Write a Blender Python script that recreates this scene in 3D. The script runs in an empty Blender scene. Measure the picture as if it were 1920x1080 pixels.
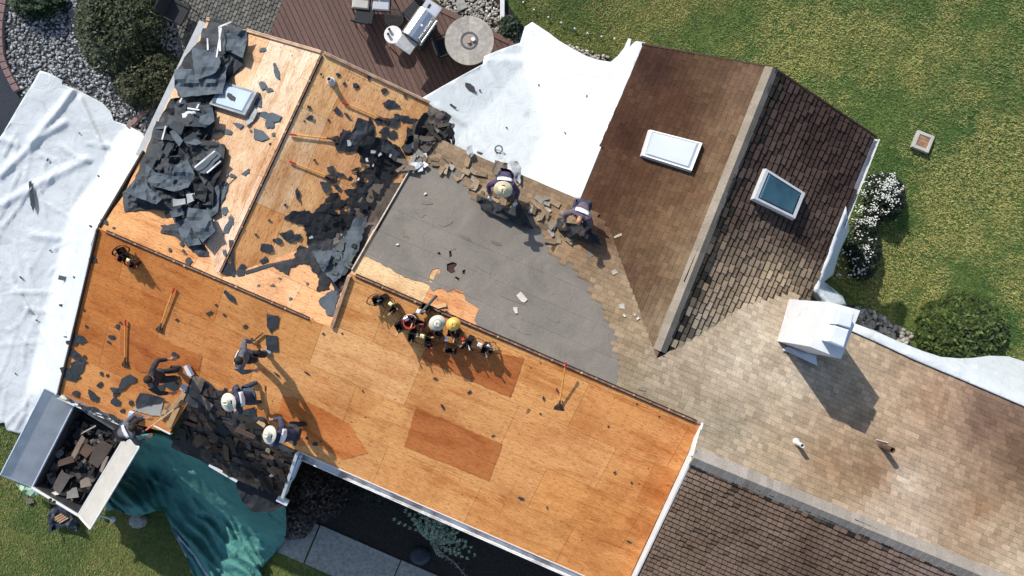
import bpy, bmesh, math, random
from mathutils import Vector, Matrix, noise
from mathutils.geometry import delaunay_2d_cdt
SC = bpy.context.scene
COL = SC.collection
R = random.Random(7)
V3 = Vector
# ------------------------------------------------------------------ camera
H = 24.0
FPX = 1493.333
cd = bpy.data.cameras.new('camera'); cam = bpy.data.objects.new('camera', cd); COL.objects.link(cam)
cam.location = (0, 0, H); cd.lens = 28.0; cd.sensor_width = 36.0; cd.clip_end = 1000
SC.camera = cam
# ------------------------------------------------------------------ sky and sun
SUN_EL = math.radians(37.5)
SDX, SDY = 0.52, -0.854                       # the way shadows fall on the ground
w = bpy.data.worlds.new('World'); SC.world = w; w.use_nodes = True
nt = w.node_tree; bg = nt.nodes['Background']
sky = nt.nodes.new('ShaderNodeTexSky'); sky.sky_type = 'NISHITA'; sky.sun_disc = False
sky.sun_elevation = SUN_EL; sky.sun_rotation = math.atan2(-SDX, -SDY)
nt.links.new(sky.outputs[0], bg.inputs[0]); bg.inputs[1].default_value = 0.14
sd = bpy.data.lights.new('sun', 'SUN'); sun = bpy.data.objects.new('sun', sd); COL.objects.link(sun)
sd.energy = 4.4; sd.angle = math.radians(0.5); sd.color = (1.0, 0.955, 0.88)
sun.location = (-12, 20, 30)
sun.rotation_euler = V3((SDX*math.cos(SUN_EL), SDY*math.cos(SUN_EL), -math.sin(SUN_EL))).to_track_quat('-Z', 'Y').to_euler()
SC.view_settings.view_transform = 'Standard'; SC.view_settings.look = 'None'
SC.view_settings.exposure = 0.40; SC.view_settings.gamma = 1.0

# ------------------------------------------------------------------ geometry of the view
class Plane:
    def __init__(s, a, b, c):
        n = (b-a).cross(c-a); s.ax = -n.x/n.z; s.ay = -n.y/n.z; s.c = a.z - s.ax*a.x - s.ay*a.y
    def z(s, x, y): return s.c + s.ax*x + s.ay*y
    def at(s, u, v, off=0.0):
        a = (u-960)/FPX; b = (540-v)/FPX; k = s.ax*a + s.ay*b
        z = (s.c + off + k*H)/(1+k); d = H-z
        return V3((a*d, b*d, z))
    def normal(s): return V3((-s.ax, -s.ay, 1)).normalized()
def pt(u, v, z): d = H-z; return V3(((u-960)/FPX*d, (540-v)/FPX*d, z))
def px(p): d = H-p.z; return (960+p.x/d*FPX, 540-p.y/d*FPX)
def slope_plane(p, q, side, s):
    """plane through the level line pq that falls with slope s towards the point side"""
    d = (q-p); d.z = 0; d.normalize(); n = V3((-d.y, d.x, 0))
    if (side-p).dot(n) < 0: n = -n
    return Plane(p, q, p + n - V3((0, 0, s)))
GRD = Plane(V3((0, 0, 0)), V3((1, 0, .05)), V3((0, 1, .12)))
E1 = V3((.917, -.399, 0)).normalized(); E2 = V3((-E1.y, E1.x, 0))
ZL = 5.7
rL0, rL1 = pt(185, 428, ZL), pt(600, 606, ZL)
PF = Plane(rL0, rL1, pt(112, 738, 4.0))
PB = slope_plane(rL0, rL1, pt(300, 200, 4), .36)
rW0, rW1 = pt(605, 100, ZL), pt(412, 515, ZL)
PWL = Plane(rW0, rW1, pt(388, 35, 4.56)); PWR = Plane(rW0, rW1, pt(805, 195, 4.75))
rR0, rR1 = PF.at(657, 512), PF.at(1315, 795)
zR = (rR0.z+rR1.z)/2
rR0, rR1 = pt(657, 512, zR), pt(1315, 795, zR)
PG = slope_plane(rR0, rR1, pt(1000, 300, 4), .36)
zS = PG.at(1560, 965).z
rS0, rS1 = pt(1299, 856, zS), pt(1990, 1140, zS)
PM = slope_plane(rS0, rS1, pt(1300, 1080, 4), .45)
zW = PG.at(1232, 672).z
rQ0, rQ1 = pt(1447, 128, zW), pt(1230, 676, zW)
PQL = Plane(rQ0, rQ1, pt(1205, 85, zW-1.22)); PQR = Plane(rQ0, rQ1, pt(1640, 258, zW-1.45))
zP = PF.at(450, 798).z
PP = Plane(PF.at(352, 756), PF.at(560, 845), pt(450, 905, 3.1))

# ------------------------------------------------------------------ colours
def pale(c, k=.14): m = sum(c)/3; return tuple(x+(m-x)*k for x in c)
def lin(c): return tuple(((x/255)/12.92 if x/255 <= .04045 else ((x/255+.055)/1.055)**2.4) for x in c)
def idw(pts, u, v, p=2.2):
    s = 0; r = [0, 0, 0]
    for (a, b, c) in pts:
        k = 1.0/(((a-u)**2+(b-v)**2)**(p/2)+30); s += k
        for i in range(3): r[i] += k*c[i]
    return tuple(x/s for x in r)
def inpoly(poly, x, y):
    r = False; j = len(poly)-1
    for i in range(len(poly)):
        xi, yi = poly[i]; xj, yj = poly[j]
        if (yi > y) != (yj > y) and x < (xj-xi)*(y-yi)/(yj-yi)+xi: r = not r
        j = i
    return r
def tint(c, a, b): g = R.uniform(a, b); return tuple(x*g for x in c)
def nz(x, y, z=0.0): return noise.noise(V3((x, y, z)))

# ------------------------------------------------------------------ materials
def nodes(m):
    m.use_nodes = True; t = m.node_tree; b = t.nodes['Principled BSDF']; return t, b
def N(t, typ, **kw):
    n = t.nodes.new(typ)
    for k, v in kw.items():
        if k in n.inputs: n.inputs[k].default_value = v
        else: setattr(n, k, v)
    return n
def ramp(t, src, stops):
    r = t.nodes.new('ShaderNodeValToRGB'); e = r.color_ramp.elements
    while len(e) < len(stops): e.new(.5)
    for el, (p, c) in zip(e, stops): el.position = p; el.color = (*c, 1) if len(c) == 3 else c
    t.links.new(src, r.inputs[0]); return r.outputs[0]
def mixc(t, a, b, fac, mode='MIX'):
    m = t.nodes.new('ShaderNodeMix'); m.data_type = 'RGBA'; m.blend_type = mode
    for s, i in ((a, 6), (b, 7)):
        if isinstance(s, (tuple, list)): m.inputs[i].default_value = (*s[:3], 1)
        else: t.links.new(s, m.inputs[i])
    if isinstance(fac, (int, float)): m.inputs[0].default_value = fac
    else: t.links.new(fac, m.inputs[0])
    return m.outputs[2]
def coord(t, kind='Object', scale=(1, 1, 1), rot=0):
    tc = t.nodes.new('ShaderNodeTexCoord'); mp = t.nodes.new('ShaderNodeMapping')
    mp.inputs['Scale'].default_value = scale; mp.inputs['Rotation'].default_value = (0, 0, rot)
    t.links.new(tc.outputs[kind], mp.inputs[0]); return mp.outputs[0]
def noi(t, co, scale, detail=4, rough=.6, dist=0.0):
    n = N(t, 'ShaderNodeTexNoise', Scale=scale, Detail=detail, Roughness=rough, Distortion=dist)
    t.links.new(co, n.inputs['Vector']); return n.outputs['Fac']
def bump(t, b, h, strength=.3, dist=.02):
    n = N(t, 'ShaderNodeBump', Strength=strength, Distance=dist)
    t.links.new(h, n.inputs['Height']); t.links.new(n.outputs[0], b.inputs['Normal'])
MATS = {}
def mat(name, c1, c2=None, scale=6.0, rough=.8, bs=.2, bscale=None, metal=0.0, attr=False, spec=.3, detail=5, lo=.35, hi=.65):
    if name in MATS: return MATS[name]
    m = bpy.data.materials.new(name); t, b = nodes(m); MATS[name] = m
    co = coord(t)
    n = noi(t, co, scale, detail)
    c2 = c2 or tuple(x*.75 for x in c1)
    c = ramp(t, n, [(lo, c2), (hi, c1)])
    if attr:
        a = N(t, 'ShaderNodeAttribute', attribute_name='Col'); c = mixc(t, a.outputs[0], c, 1.0, 'MULTIPLY')
    t.links.new(c, b.inputs['Base Color'])
    b.inputs['Roughness'].default_value = rough; b.inputs['Metallic'].default_value = metal
    b.inputs['Specular IOR Level'].default_value = spec
    if bs: bump(t, b, noi(t, co, bscale or scale*4, 5), bs, .02)
    return m
def ply_mat():
    m = bpy.data.materials.new('plywood'); t, b = nodes(m); MATS['plywood'] = m
    a = N(t, 'ShaderNodeAttribute', attribute_name='Col')
    g = noi(t, coord(t, 'UV', (1.1, 22, 1)), 1.6, 8, .72, .5)
    c = mixc(t, a.outputs[0], ramp(t, g, [(.30, (.60, .53, .46)), (.44, (.90, .88, .86)), (.7, (1.12, 1.12, 1.12))]), 1.0, 'MULTIPLY')
    g2 = noi(t, coord(t, 'UV', (7, 70, 1)), 1.0, 4, .7)
    c = mixc(t, c, ramp(t, g2, [(.36, (.42, .32, .24)), (.50, (1, 1, 1))]), .85, 'MULTIPLY')
    st = noi(t, coord(t, 'UV', (.5, 2.6, 1)), 1.0, 7, .66, .7)
    c = mixc(t, c, ramp(t, st, [(.33, (.74, .55, .40)), (.50, (1, 1, 1)), (.8, (1.10, 1.12, 1.14))]), .9, 'MULTIPLY')
    bl = noi(t, coord(t, 'UV', (1, 1, 1)), .55, 7, .7, .3)
    c = mixc(t, c, ramp(t, bl, [(.36, (.72, .60, .50)), (.54, (1, 1, 1))]), .85, 'MULTIPLY')
    vo = N(t, 'ShaderNodeTexVoronoi', Scale=3.2); t.links.new(coord(t, 'UV', (1, 1, 1)), vo.inputs['Vector'])
    n2 = noi(t, coord(t, 'UV'), .8, 2)
    mu = N(t, 'ShaderNodeMath', operation='MULTIPLY'); t.links.new(ramp(t, vo.outputs['Distance'], [(.05, (1, 1, 1)), (.085, (0, 0, 0))]), mu.inputs[0])
    t.links.new(ramp(t, n2, [(.44, (0, 0, 0)), (.52, (1, 1, 1))]), mu.inputs[1])
    c = mixc(t, c, (.10, .045, .02), mu.outputs[0])
    vs = N(t, 'ShaderNodeTexVoronoi', Scale=9.0); t.links.new(coord(t, 'UV', (1, 1.6, 1)), vs.inputs['Vector'])
    c = mixc(t, c, (.20, .11, .06), ramp(t, vs.outputs['Distance'], [(.05, (.8, .8, .8)), (.12, (0, 0, 0))]))
    def vm(op, a_, b_=None):
        n_ = t.nodes.new('ShaderNodeVectorMath'); n_.operation = op; t.links.new(a_, n_.inputs[0])
        if b_ is not None: n_.inputs[1].default_value = b_
        return n_
    q = vm('MULTIPLY', coord(t, 'UV'), (1/.406, 1/.152, 0)); q = vm('FRACTION', q.outputs[0]); q = vm('SUBTRACT', q.outputs[0], (.5, .5, 0)); q = vm('MULTIPLY', q.outputs[0], (.406, .152, 0)); q = vm('LENGTH', q.outputs[0])
    c = mixc(t, c, (.16, .085, .045), ramp(t, q.outputs['Value'], [(.009, (.75, .75, .75)), (.017, (0, 0, 0))]))
    t.links.new(c, b.inputs['Base Color']); b.inputs['Roughness'].default_value = .8; b.inputs['Specular IOR Level'].default_value = .2
    bump(t, b, g2, .3, .012)
    return m
def shingle_mat():
    m = bpy.data.materials.new('shingle'); t, b = nodes(m); MATS['shingle'] = m
    a = N(t, 'ShaderNodeAttribute', attribute_name='Col'); co = coord(t)
    c = mixc(t, a.outputs[0], ramp(t, noi(t, co, 55, 3, .7), [(.32, (.62, .62, .62)), (.68, (1.25, 1.22, 1.18))]), 1.0, 'MULTIPLY')
    c = mixc(t, c, ramp(t, noi(t, co, 1.3, 6, .65), [(.33, (.72, .68, .62)), (.6, (1.06, 1.06, 1.06))]), .7, 'MULTIPLY')
    t.links.new(c, b.inputs['Base Color']); b.inputs['Roughness'].default_value = .95; b.inputs['Specular IOR Level'].default_value = .15
    bump(t, b, noi(t, co, 70, 3), .35, .01)
    return m
def felt_mat(name, c1, c2, wr=1.0, attr=False):
    m = bpy.data.materials.new(name); t, b = nodes(m); MATS[name] = m; co = coord(t)
    n = noi(t, co, 1.1, 7, .62, .6)
    c = ramp(t, n, [(.33, c2), (.62, c1)])
    sp = ramp(t, noi(t, co, 60, 2, .6), [(.3, (.8, .8, .8)), (.7, (1.15, 1.15, 1.15))])
    c = mixc(t, c, sp, 1.0, 'MULTIPLY')
    t.links.new(c, b.inputs['Base Color']); b.inputs['Roughness'].default_value = .75; b.inputs['Specular IOR Level'].default_value = .3
    n2 = noi(t, coord(t, 'Object', (1, 1, 1)), 3.5, 8, .65, 1.5)
    bump(t, b, n2, .35*wr, .05)
    return m
def tarp_mat(name, c1, c2, wr=.5, rough=.55):
    m = bpy.data.materials.new(name); t, b = nodes(m); MATS[name] = m; co = coord(t)
    c = ramp(t, noi(t, co, .8, 6, .6), [(.3, c2), (.65, c1)])
    c = mixc(t, c, ramp(t, noi(t, co, 2.3, 8, .7, .8), [(.30, (.80, .79, .77)), (.46, (1, 1, 1))]), .8, 'MULTIPLY')
    t.links.new(c, b.inputs['Base Color']); b.inputs['Roughness'].default_value = rough; b.inputs['Specular IOR Level'].default_value = .25
    a = noi(t, co, 1.6, 9, .62, 2.0)
    bump(t, b, a, wr, .12)
    return m
ply_mat(); shingle_mat()
felt_mat('grey_felt', (.180, .158, .134), (.136, .119, .102), 1.0)
felt_mat('dark_felt', (.050, .056, .064), (.024, .028, .033), .9)
felt_mat('slate_felt', (.085, .106, .128), (.048, .062, .077), 1.0)
felt_mat('dusty_felt', (.20, .155, .12), (.08, .066, .058), 1.2)
felt_mat('black_felt', (.022, .025, .029), (.011, .0125, .015), .45)
tarp_mat('white_tarp', (.52, .548, .565), (.465, .495, .515), .32)
tarp_mat('wrap_white', (.60, .605, .61), (.56, .565, .575), .12)
tarp_mat('green_tarp', (.085, .255, .225), (.048, .165, .15), .9, .7)
mat('grey_shiny_fabric', (.45, .47, .52), (.30, .32, .38), 3, .5)
mat('white_paint', (.64, .64, .63), (.55, .55, .55), 5, .5, .05)
mat('worn_white', (.72, .71, .70), (.40, .38, .37), 2.5, .6, .1, lo=.38, hi=.55)
mat('wall_siding', (.70, .69, .66), (.62, .61, .58), 2, .7)
mat('dark_wood', (.055, .028, .018), (.03, .015, .01), 8, .8)
mat('slot_wood', (.26, .14, .09), (.12, .06, .04), 9, .8)
mat('trim_pale', (.58, .47, .38), (.42, .32, .25), 5, .7)
mat('trim_wood', (.50, .32, .20), (.30, .17, .10), 5, .7)
mat('asphalt', (.035, .040, .052), (.022, .026, .036), 20, .9)
mat('soil', (.030, .026, .022), (.014, .012, .011), 12, .95, .8)
mat('stone_bed', (.055, .055, .055), (.03, .03, .03), 20, .95)
mat('concrete', (.31, .30, .275), (.19, .186, .17), 9, .9, .6, 16)
mat('paver', (1, 1, 1), (.72, .72, .72), 9, .9, .3, attr=True)
mat('pebble', (1, 1, 1), (.8, .8, .8), 5, .8, .1, attr=True)
mat('brick', (.26, .175, .16), (.17, .11, .105), 9, .9, .4)
mat('deck_wood', (1, 1, 1), (.78, .76, .74), 11, .75, .2, attr=True)
mat('silver', (.62, .63, .65), (.5, .51, .53), 5, .32, 0, metal=.85)
mat('steel_dark', (.09, .095, .10), (.06, .06, .065), 6, .5, .1, metal=.3)
mat('black_plastic', (.02, .021, .023), (.012, .013, .014), 8, .6)
mat('wicker', (.035, .037, .042), (.015, .016, .018), 45, .8, .6)
mat('cushion_grey', (.42, .43, .45), (.34, .35, .37), 4, .9)
mat('table_wood', (1, 1, 1), (.78, .76, .73), 9, .8, .3, attr=True)
mat('leather_brown', (.045, .022, .016), (.02, .010, .008), 12, .65)
mat('leather_black', (.016, .013, .013), (.008, .007, .007), 12, .6)
mat('yellow_handle', (.72, .40, .10), (.58, .28, .06), 5, .55, .05)
mat('wood_handle', (.52, .33, .17), (.40, .24, .11), 5, .6, .05)
mat('rust_steel', (.12, .07, .045), (.06, .035, .025), 12, .7)
mat('red_paint', (.55, .06, .045), (.42, .04, .03), 5, .45)
mat('yellow_paint', (.72, .42, .08), (.6, .3, .04), 5, .45)
mat('yellow_light', (.78, .74, .42), (.7, .64, .33), 8, .7)
mat('straw', (.62, .55, .38), (.46, .39, .25), 26, .85, .4)
mat('straw_white', (.60, .59, .50), (.46, .45, .36), 26, .85, .4)
mat('skin', (.42, .22, .14), (.34, .17, .10), 8, .55, .05)
mat('navy_cloth', (.050, .055, .095), (.024, .027, .050), 9, .85, .5)
mat('purple_cloth', (.085, .06, .13), (.04, .028, .07), 9, .85, .5)
mat('plum_cloth', (.15, .115, .14), (.09, .07, .09), 9, .85, .5)
mat('grey_cloth', (.13, .13, .155), (.07, .07, .085), 9, .85, .5)
mat('black_cloth', (.045, .042, .046), (.020, .019, .021), 9, .85, .5)
mat('denim', (.06, .075, .11), (.03, .04, .06), 9, .85, .4)
mat('white_cloth', (.78, .78, .78), (.62, .62, .64), 6, .85, .3)
mat('green_cloth', (.30, .42, .30), (.24, .35, .24), 6, .85, .3)
mat('boot', (.06, .05, .045), (.03, .025, .02), 9, .7)
mat('boot_light', (.30, .36, .42), (.2, .24, .3), 9, .7)
mat('hair', (.02, .014, .011), (.012, .008, .006), 20, .7)
mat('steel_blue', (.50, .57, .65), (.40, .47, .56), 3, .45, .05)
mat('cap_white', (.60, .64, .68), (.54, .58, .63), 3, .45, .05)
mat('panel_grey', (.60, .60, .59), (.48, .48, .47), 2.5, .5, .05)
mat('panel_cream', (.40, .385, .355), (.34, .325, .295), 3, .6, .05)
mat('navy_paint', (.03, .038, .055), (.018, .022, .035), 5, .5)
mat('bark', (.08, .055, .04), (.04, .03, .022), 12, .9, .6)
mat('leaf', (1, 1, 1), (.7, .7, .7), 4, .6, 0, attr=True, spec=.25)
mat('pipe_white', (.60, .58, .56), (.46, .43, .41), 8, .5, .05)
mat('hole', (.008, .008, .008), (.005, .005, .005), 5, .9, 0)
mat('rubber', (.02, .02, .02), (.012, .012, .012), 9, .9)
mat('acrylic', (.40, .44, .465), (.36, .40, .43), 1.2, .25, 0, spec=.5)
mat('gutter_grey', (.42, .43, .43), (.34, .35, .35), 3, .6)
mat('chalk_grey', (.32, .33, .34), (.22, .23, .24), 6, .7)
mat('pane_blue', (.40, .48, .54), (.34, .42, .48), 1.2, .25, 0, spec=.5)
def glass_mat():
    m = bpy.data.materials.new('blue_glass'); t, b = nodes(m); MATS['blue_glass'] = m
    c = ramp(t, noi(t, coord(t), .9, 3), [(.35, (.02, .06, .085)), (.65, (.06, .14, .18))])
    t.links.new(c, b.inputs['Base Color']); b.inputs['Roughness'].default_value = .12; b.inputs['Specular IOR Level'].default_value = .6
glass_mat()
def lawn_mat():
    m = bpy.data.materials.new('lawn'); t, b = nodes(m); MATS['lawn'] = m; co = coord(t)
    c = ramp(t, noi(t, co, .35, 6, .6), [(.35, (.05, .10, .026)), (.52, (.10, .14, .035)), (.68, (.18, .175, .05))])
    c = mixc(t, c, ramp(t, noi(t, co, 9, 6, .7), [(.3, (.45, .45, .45)), (.7, (1.3, 1.3, 1.3))]), 1.0, 'MULTIPLY')
    t.links.new(c, b.inputs['Base Color']); b.inputs['Roughness'].default_value = .9; b.inputs['Specular IOR Level'].default_value = .1
    bump(t, b, noi(t, co, 14, 6, .7), .8, .06)
lawn_mat()
M = MATS

# ------------------------------------------------------------------ mesh builder
ORG = {}
class MB:
    def __init__(s): s.v = []; s.f = []; s.c = []; s.m = []; s.uv = None
    def add(s, vs, fs, col=(1, 1, 1), mi=0):
        o = len(s.v); s.v += [V3(p) for p in vs]
        for f in fs: s.f.append(tuple(i+o for i in f)); s.c.append(col); s.m.append(mi)
        return s
    def box(s, c, size, rot=None, col=(1, 1, 1), mi=0, bev=0.0, taper=1.0):
        x, y, z = (k/2 for k in size); rot = rot or Matrix.Identity(3); c = V3(c)
        if bev:
            b = min(bev, x*.9, y*.9, z*.9); vs = []
            for zz, i in ((-z, b), (-z+b, 0), (z-b, 0), (z, b)):
                k = 1.0 if zz < 0 else taper
                for (a, d) in ((-1, -1), (1, -1), (1, 1), (-1, 1)): vs.append(c + rot @ V3((a*(x*k-i), d*(y*k-i), zz)))
            fs = [(3, 2, 1, 0), (12, 13, 14, 15)]
            for l in range(3):
                for i in range(4): fs.append((l*4+i, l*4+(i+1) % 4, l*4+4+(i+1) % 4, l*4+4+i))
            return s.add(vs, fs, col, mi)
        k = taper
        vs = [c + rot @ V3(p) for p in ((-x, -y, -z), (x, -y, -z), (x, y, -z), (-x, y, -z), (-x*k, -y*k, z), (x*k, -y*k, z), (x*k, y*k, z), (-x*k, y*k, z))]
        return s.add(vs, [(3, 2, 1, 0), (4, 5, 6, 7), (0, 1, 5, 4), (1, 2, 6, 5), (2, 3, 7, 6), (3, 0, 4, 7)], col, mi)
    def tube(s, pts, r, n=8, col=(1, 1, 1), mi=0):
        pts = [V3(p) for p in pts]; rs = r if isinstance(r, (list, tuple)) else [r]*len(pts); vs = []; fs = []
        for i, p in enumerate(pts):
            d = (pts[min(i+1, len(pts)-1)]-pts[max(i-1, 0)]).normalized()
            a = d.cross(V3((0, 0, 1)) if abs(d.z) < .9 else V3((1, 0, 0))).normalized(); b = d.cross(a)
            for k in range(n):
                t = 2*math.pi*k/n; vs.append(p + (a*math.cos(t)+b*math.sin(t))*rs[i])
        for i in range(len(pts)-1):
            for k in range(n): fs.append((i*n+k, i*n+(k+1) % n, (i+1)*n+(k+1) % n, (i+1)*n+k))
        fs.append(tuple(range(n-1, -1, -1))); fs.append(tuple((len(pts)-1)*n+k for k in range(n)))
        return s.add(vs, fs, col, mi)
    def lathe(s, prof, c, rot=None, n=24, col=(1, 1, 1), mi=0, sx=1.0, sy=1.0):
        rot = rot or Matrix.Identity(3); c = V3(c); vs = []; fs = []
        for (r, z) in prof:
            for k in range(n):
                t = 2*math.pi*k/n; vs.append(c + rot @ V3((r*sx*math.cos(t), r*sy*math.sin(t), z)))
        for i in range(len(prof)-1):
            for k in range(n): fs.append((i*n+k, i*n+(k+1) % n, (i+1)*n+(k+1) % n, (i+1)*n+k))
        if prof[0][0] > 1e-4: fs.append(tuple(range(n-1, -1, -1)))
        if prof[-1][0] > 1e-4: fs.append(tuple((len(prof)-1)*n+k for k in range(n)))
        return s.add(vs, fs, col, mi)
    def ball(s, c, r, rot=None, n=10, m=6, col=(1, 1, 1), mi=0):
        pr = [(max(math.sin(math.pi*i/m), 1e-5)*1.0, -math.cos(math.pi*i/m)) for i in range(m+1)]
        rx, ry, rz = (r, r, r) if isinstance(r, (int, float)) else r
        rot = rot or Matrix.Identity(3)
        sc = rot @ Matrix.Diagonal((rx, ry, rz))
        return s.lathe(pr, c, sc, n, col, mi)
    def build(s, name, mats, parent=None, origin=None, smooth=False):
        if not isinstance(mats, (list, tuple)): mats = [mats]
        if parent is not None: o = ORG[parent.name]
        elif origin is not None: o = V3(origin)
        else:
            o = V3((0, 0, 0))
            for p in s.v: o += p
            o /= max(1, len(s.v)); o.z = min(p.z for p in s.v)
        me = bpy.data.meshes.new(name); me.from_pydata([p-o for p in s.v], [], s.f)
        a = me.attributes.new('Col', 'FLOAT_COLOR', 'FACE'); arr = []
        for c in s.c: arr += [c[0], c[1], c[2], 1.0]
        a.data.foreach_set('color', arr)
        me.polygons.foreach_set('material_index', s.m)
        for m in mats: me.materials.append(M[m] if isinstance(m, str) else m)
        if smooth: me.polygons.foreach_set('use_smooth', [True]*len(s.f))
        if s.uv:
            ul = me.uv_layers.new(name='UVMap')
            for l in me.loops: ul.data[l.index].uv = s.uv(s.v[l.vertex_index])
        ob = bpy.data.objects.new(name, me); COL.objects.link(ob)
        if parent is not None: ob.parent = parent
        else: ob.location = o
        ORG[ob.name] = o
        return ob
def tag(o, label, cat, group=None, kind=None):
    o['label'] = label; o['category'] = cat
    if group: o['group'] = group
    if kind: o['kind'] = kind
    return o
def struct(o, kind='structure'): o['kind'] = kind; return o
def thing(name, loc, label, cat, group=None):
    o = bpy.data.objects.new(name, None); COL.objects.link(o); o.location = loc; o.empty_display_size = .2
    ORG[o.name] = V3(loc); return tag(o, label, cat, group)
def rotz(a): return Matrix.Rotation(a, 3, 'Z')
def frame(x, z):
    """3x3 with x along x and z as close to z as possible"""
    x = V3(x).normalized(); y = V3(z).cross(x).normalized(); z = x.cross(y)
    return Matrix((x, y, z)).transposed()
# ---- sheets cut to an outline
def jag(poly, step=5.0, amp=2.0, rnd=R, open_=False):
    out = []
    for i in range(len(poly)-(1 if open_ else 0)):
        a = poly[i]; b = poly[(i+1) % len(poly)]; L = math.hypot(b[0]-a[0], b[1]-a[1]); n = max(1, int(L/step))
        nx, ny = (-(b[1]-a[1])/max(L, 1e-6), (b[0]-a[0])/max(L, 1e-6))
        for k in range(n):
            t = k/n; d = rnd.uniform(-amp, amp) if k else 0
            out.append((a[0]+(b[0]-a[0])*t+nx*d, a[1]+(b[1]-a[1])*t+ny*d))
    return out
def cdt(poly, res=None, holes=()):
    pts = [Vector(p) for p in poly]; edges = [(i, (i+1) % len(poly)) for i in range(len(poly))]
    for h in holes:
        o = len(pts); pts += [Vector(p) for p in h]; edges += [(o+i, o+(i+1) % len(h)) for i in range(len(h))]
    if res:
        x0, x1 = min(p[0] for p in poly), max(p[0] for p in poly); y0, y1 = min(p[1] for p in poly), max(p[1] for p in poly)
        nx = int((x1-x0)/res)+1; ny = int((y1-y0)/res)+1
        for j in range(ny):
            for i in range(nx):
                x = x0+(i+.5+(j % 2)*.5)*res; y = y0+(j+.5)*res
                if inpoly(poly, x, y) and min(_sd(x, y, poly[k], poly[(k+1) % len(poly)]) for k in range(len(poly))) > res*.35: pts.append(Vector((x, y)))
    vs, es, fs, *_ = delaunay_2d_cdt(pts, edges, [], 0, 1e-4)
    out = []
    for f in fs:
        cx = sum(vs[i][0] for i in f)/len(f); cy = sum(vs[i][1] for i in f)/len(f)
        if inpoly(poly, cx, cy) and not any(inpoly(h, cx, cy) for h in holes):
            a, b, c = (vs[i] for i in f[:3])
            if (b[0]-a[0])*(c[1]-a[1])-(b[1]-a[1])*(c[0]-a[0]) > 0: f = tuple(reversed(f))   # pixel y is down
            out.append(tuple(f))
    return [tuple(p) for p in vs], out
def _sd(x, y, a, b):
    dx, dy = b[0]-a[0], b[1]-a[1]; t = max(0, min(1, ((x-a[0])*dx+(y-a[1])*dy)/max(dx*dx+dy*dy, 1e-9)))
    return math.hypot(x-a[0]-dx*t, y-a[1]-dy*t)
def sheet(mb, poly, fz, res=None, holes=(), th=.012, col=(1, 1, 1), mi=0):
    """fz(u,v) -> 3D point; closed slab of thickness th"""
    vs, fs = cdt(poly, res, holes); top = [fz(*p) for p in vs]; n = len(vs)
    bot = [p - V3((0, 0, th)) for p in top]; allf = list(fs) + [tuple(i+n for i in reversed(f)) for f in fs]
    cnt = {}
    for f in fs:
        for i in range(3): cnt[(f[i], f[(i+1) % 3])] = 1
    for (a, b) in cnt:
        if (b, a) not in cnt: allf.append((b, a, a+n, b+n))
    mb.add(top+bot, allf, col, mi); return mb

# ------------------------------------------------------------------ the setting
def gat(u, v, off=0.0): return GRD.at(u, v, off)
mb = MB()
n = 24; S = 300
mb.add([V3((x, y, GRD.z(x, y))) for (x, y) in ((-S, -S), (S, -S), (S, S), (-S, S))], [(0, 1, 2, 3)])
struct(mb.build('lawn_ground', 'lawn', origin=(0, 0, 0)))
def flat(name, poly, off, m, res=None):
    mb = MB(); vs, fs = cdt(poly, res); mb.add([gat(u, v, off) for u, v in vs], fs); return struct(mb.build(name, m, origin=(0, 0, 0)))
flat('driveway', [(-420, -420), (30, -420), (14, -90), (8, 0), (2, 60), (8, 125), (38, 182), (80, 215), (60, 320), (-420, 420)], .006, 'asphalt')
flat('gravel_bed', [(16, -60), (6, 60), (12, 128), (40, 180), (90, 230), (250, 270), (300, 200), (340, 100), (345, -60)], .010, 'stone_bed')
flat('planting_bed', [(520, 830), (1400, 1200), (1000, 1200), (560, 985), (540, 960)], .008, 'soil')
flat('rock_bed', [(1520, 560), (1615, 575), (1705, 640), (1760, 700), (1580, 640)], .008, 'stone_bed')
flat('garden_bed', [(780, -60), (905, -60), (990, 62), (1050, 80), (1155, 112), (1145, 125), (1000, 100), (900, 90)], .006, 'soil')
# gravel stones
def stones(name, poly, count, size, cols, off=.012):
    mb = MB(); x0, x1 = min(p[0] for p in poly), max(p[0] for p in poly); y0, y1 = min(p[1] for p in poly), max(p[1] for p in poly)
    k = 0; t = 0
    while k < count and t < count*20:
        t += 1; u = R.uniform(x0, x1); v = R.uniform(y0, y1)
        if not inpoly(poly, u, v): continue
        k += 1; s = R.uniform(*size); c = R.choice(cols); g = R.uniform(.45, .95)
        rot = Matrix.Rotation(R.uniform(0, 6.3), 3, 'Z') @ Matrix.Rotation(R.uniform(-.4, .4), 3, 'X')
        mb.ball(gat(u, v, off+s*.25), (s*R.uniform(.8, 1.3), s*R.uniform(.6, .9), s*.55), rot, 6, 4, tuple(min(.8, x*g) for x in c))
    return struct(mb.build(name, 'pebble', origin=(0, 0, 0), smooth=True), 'stuff')
GREY = [(.40, .42, .43), (.52, .54, .54), (.30, .31, .32), (.46, .46, .45), (.2, .21, .22)]
TAN = [(.52, .49, .42), (.62, .58, .50), (.40, .36, .30), (.30, .27, .23)]
stones('gravel', [(16, -20), (6, 60), (12, 120), (40, 178), (75, 215), (200, 225), (268, 258), (298, 200), (338, 100), (335, -20)], 3600, (.030, .062), GREY)
stones('garden_gravel', [(800, -20), (905, -20), (985, 65), (1050, 80), (1150, 108), (1140, 122), (1060, 100), (950, 90), (860, 45)], 1000, (.035, .062), TAN)
stones('river_rocks', [(1600, 572), (1640, 585), (1712, 628), (1700, 645), (1640, 640), (1590, 610)], 260, (.05, .10), TAN)
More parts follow.
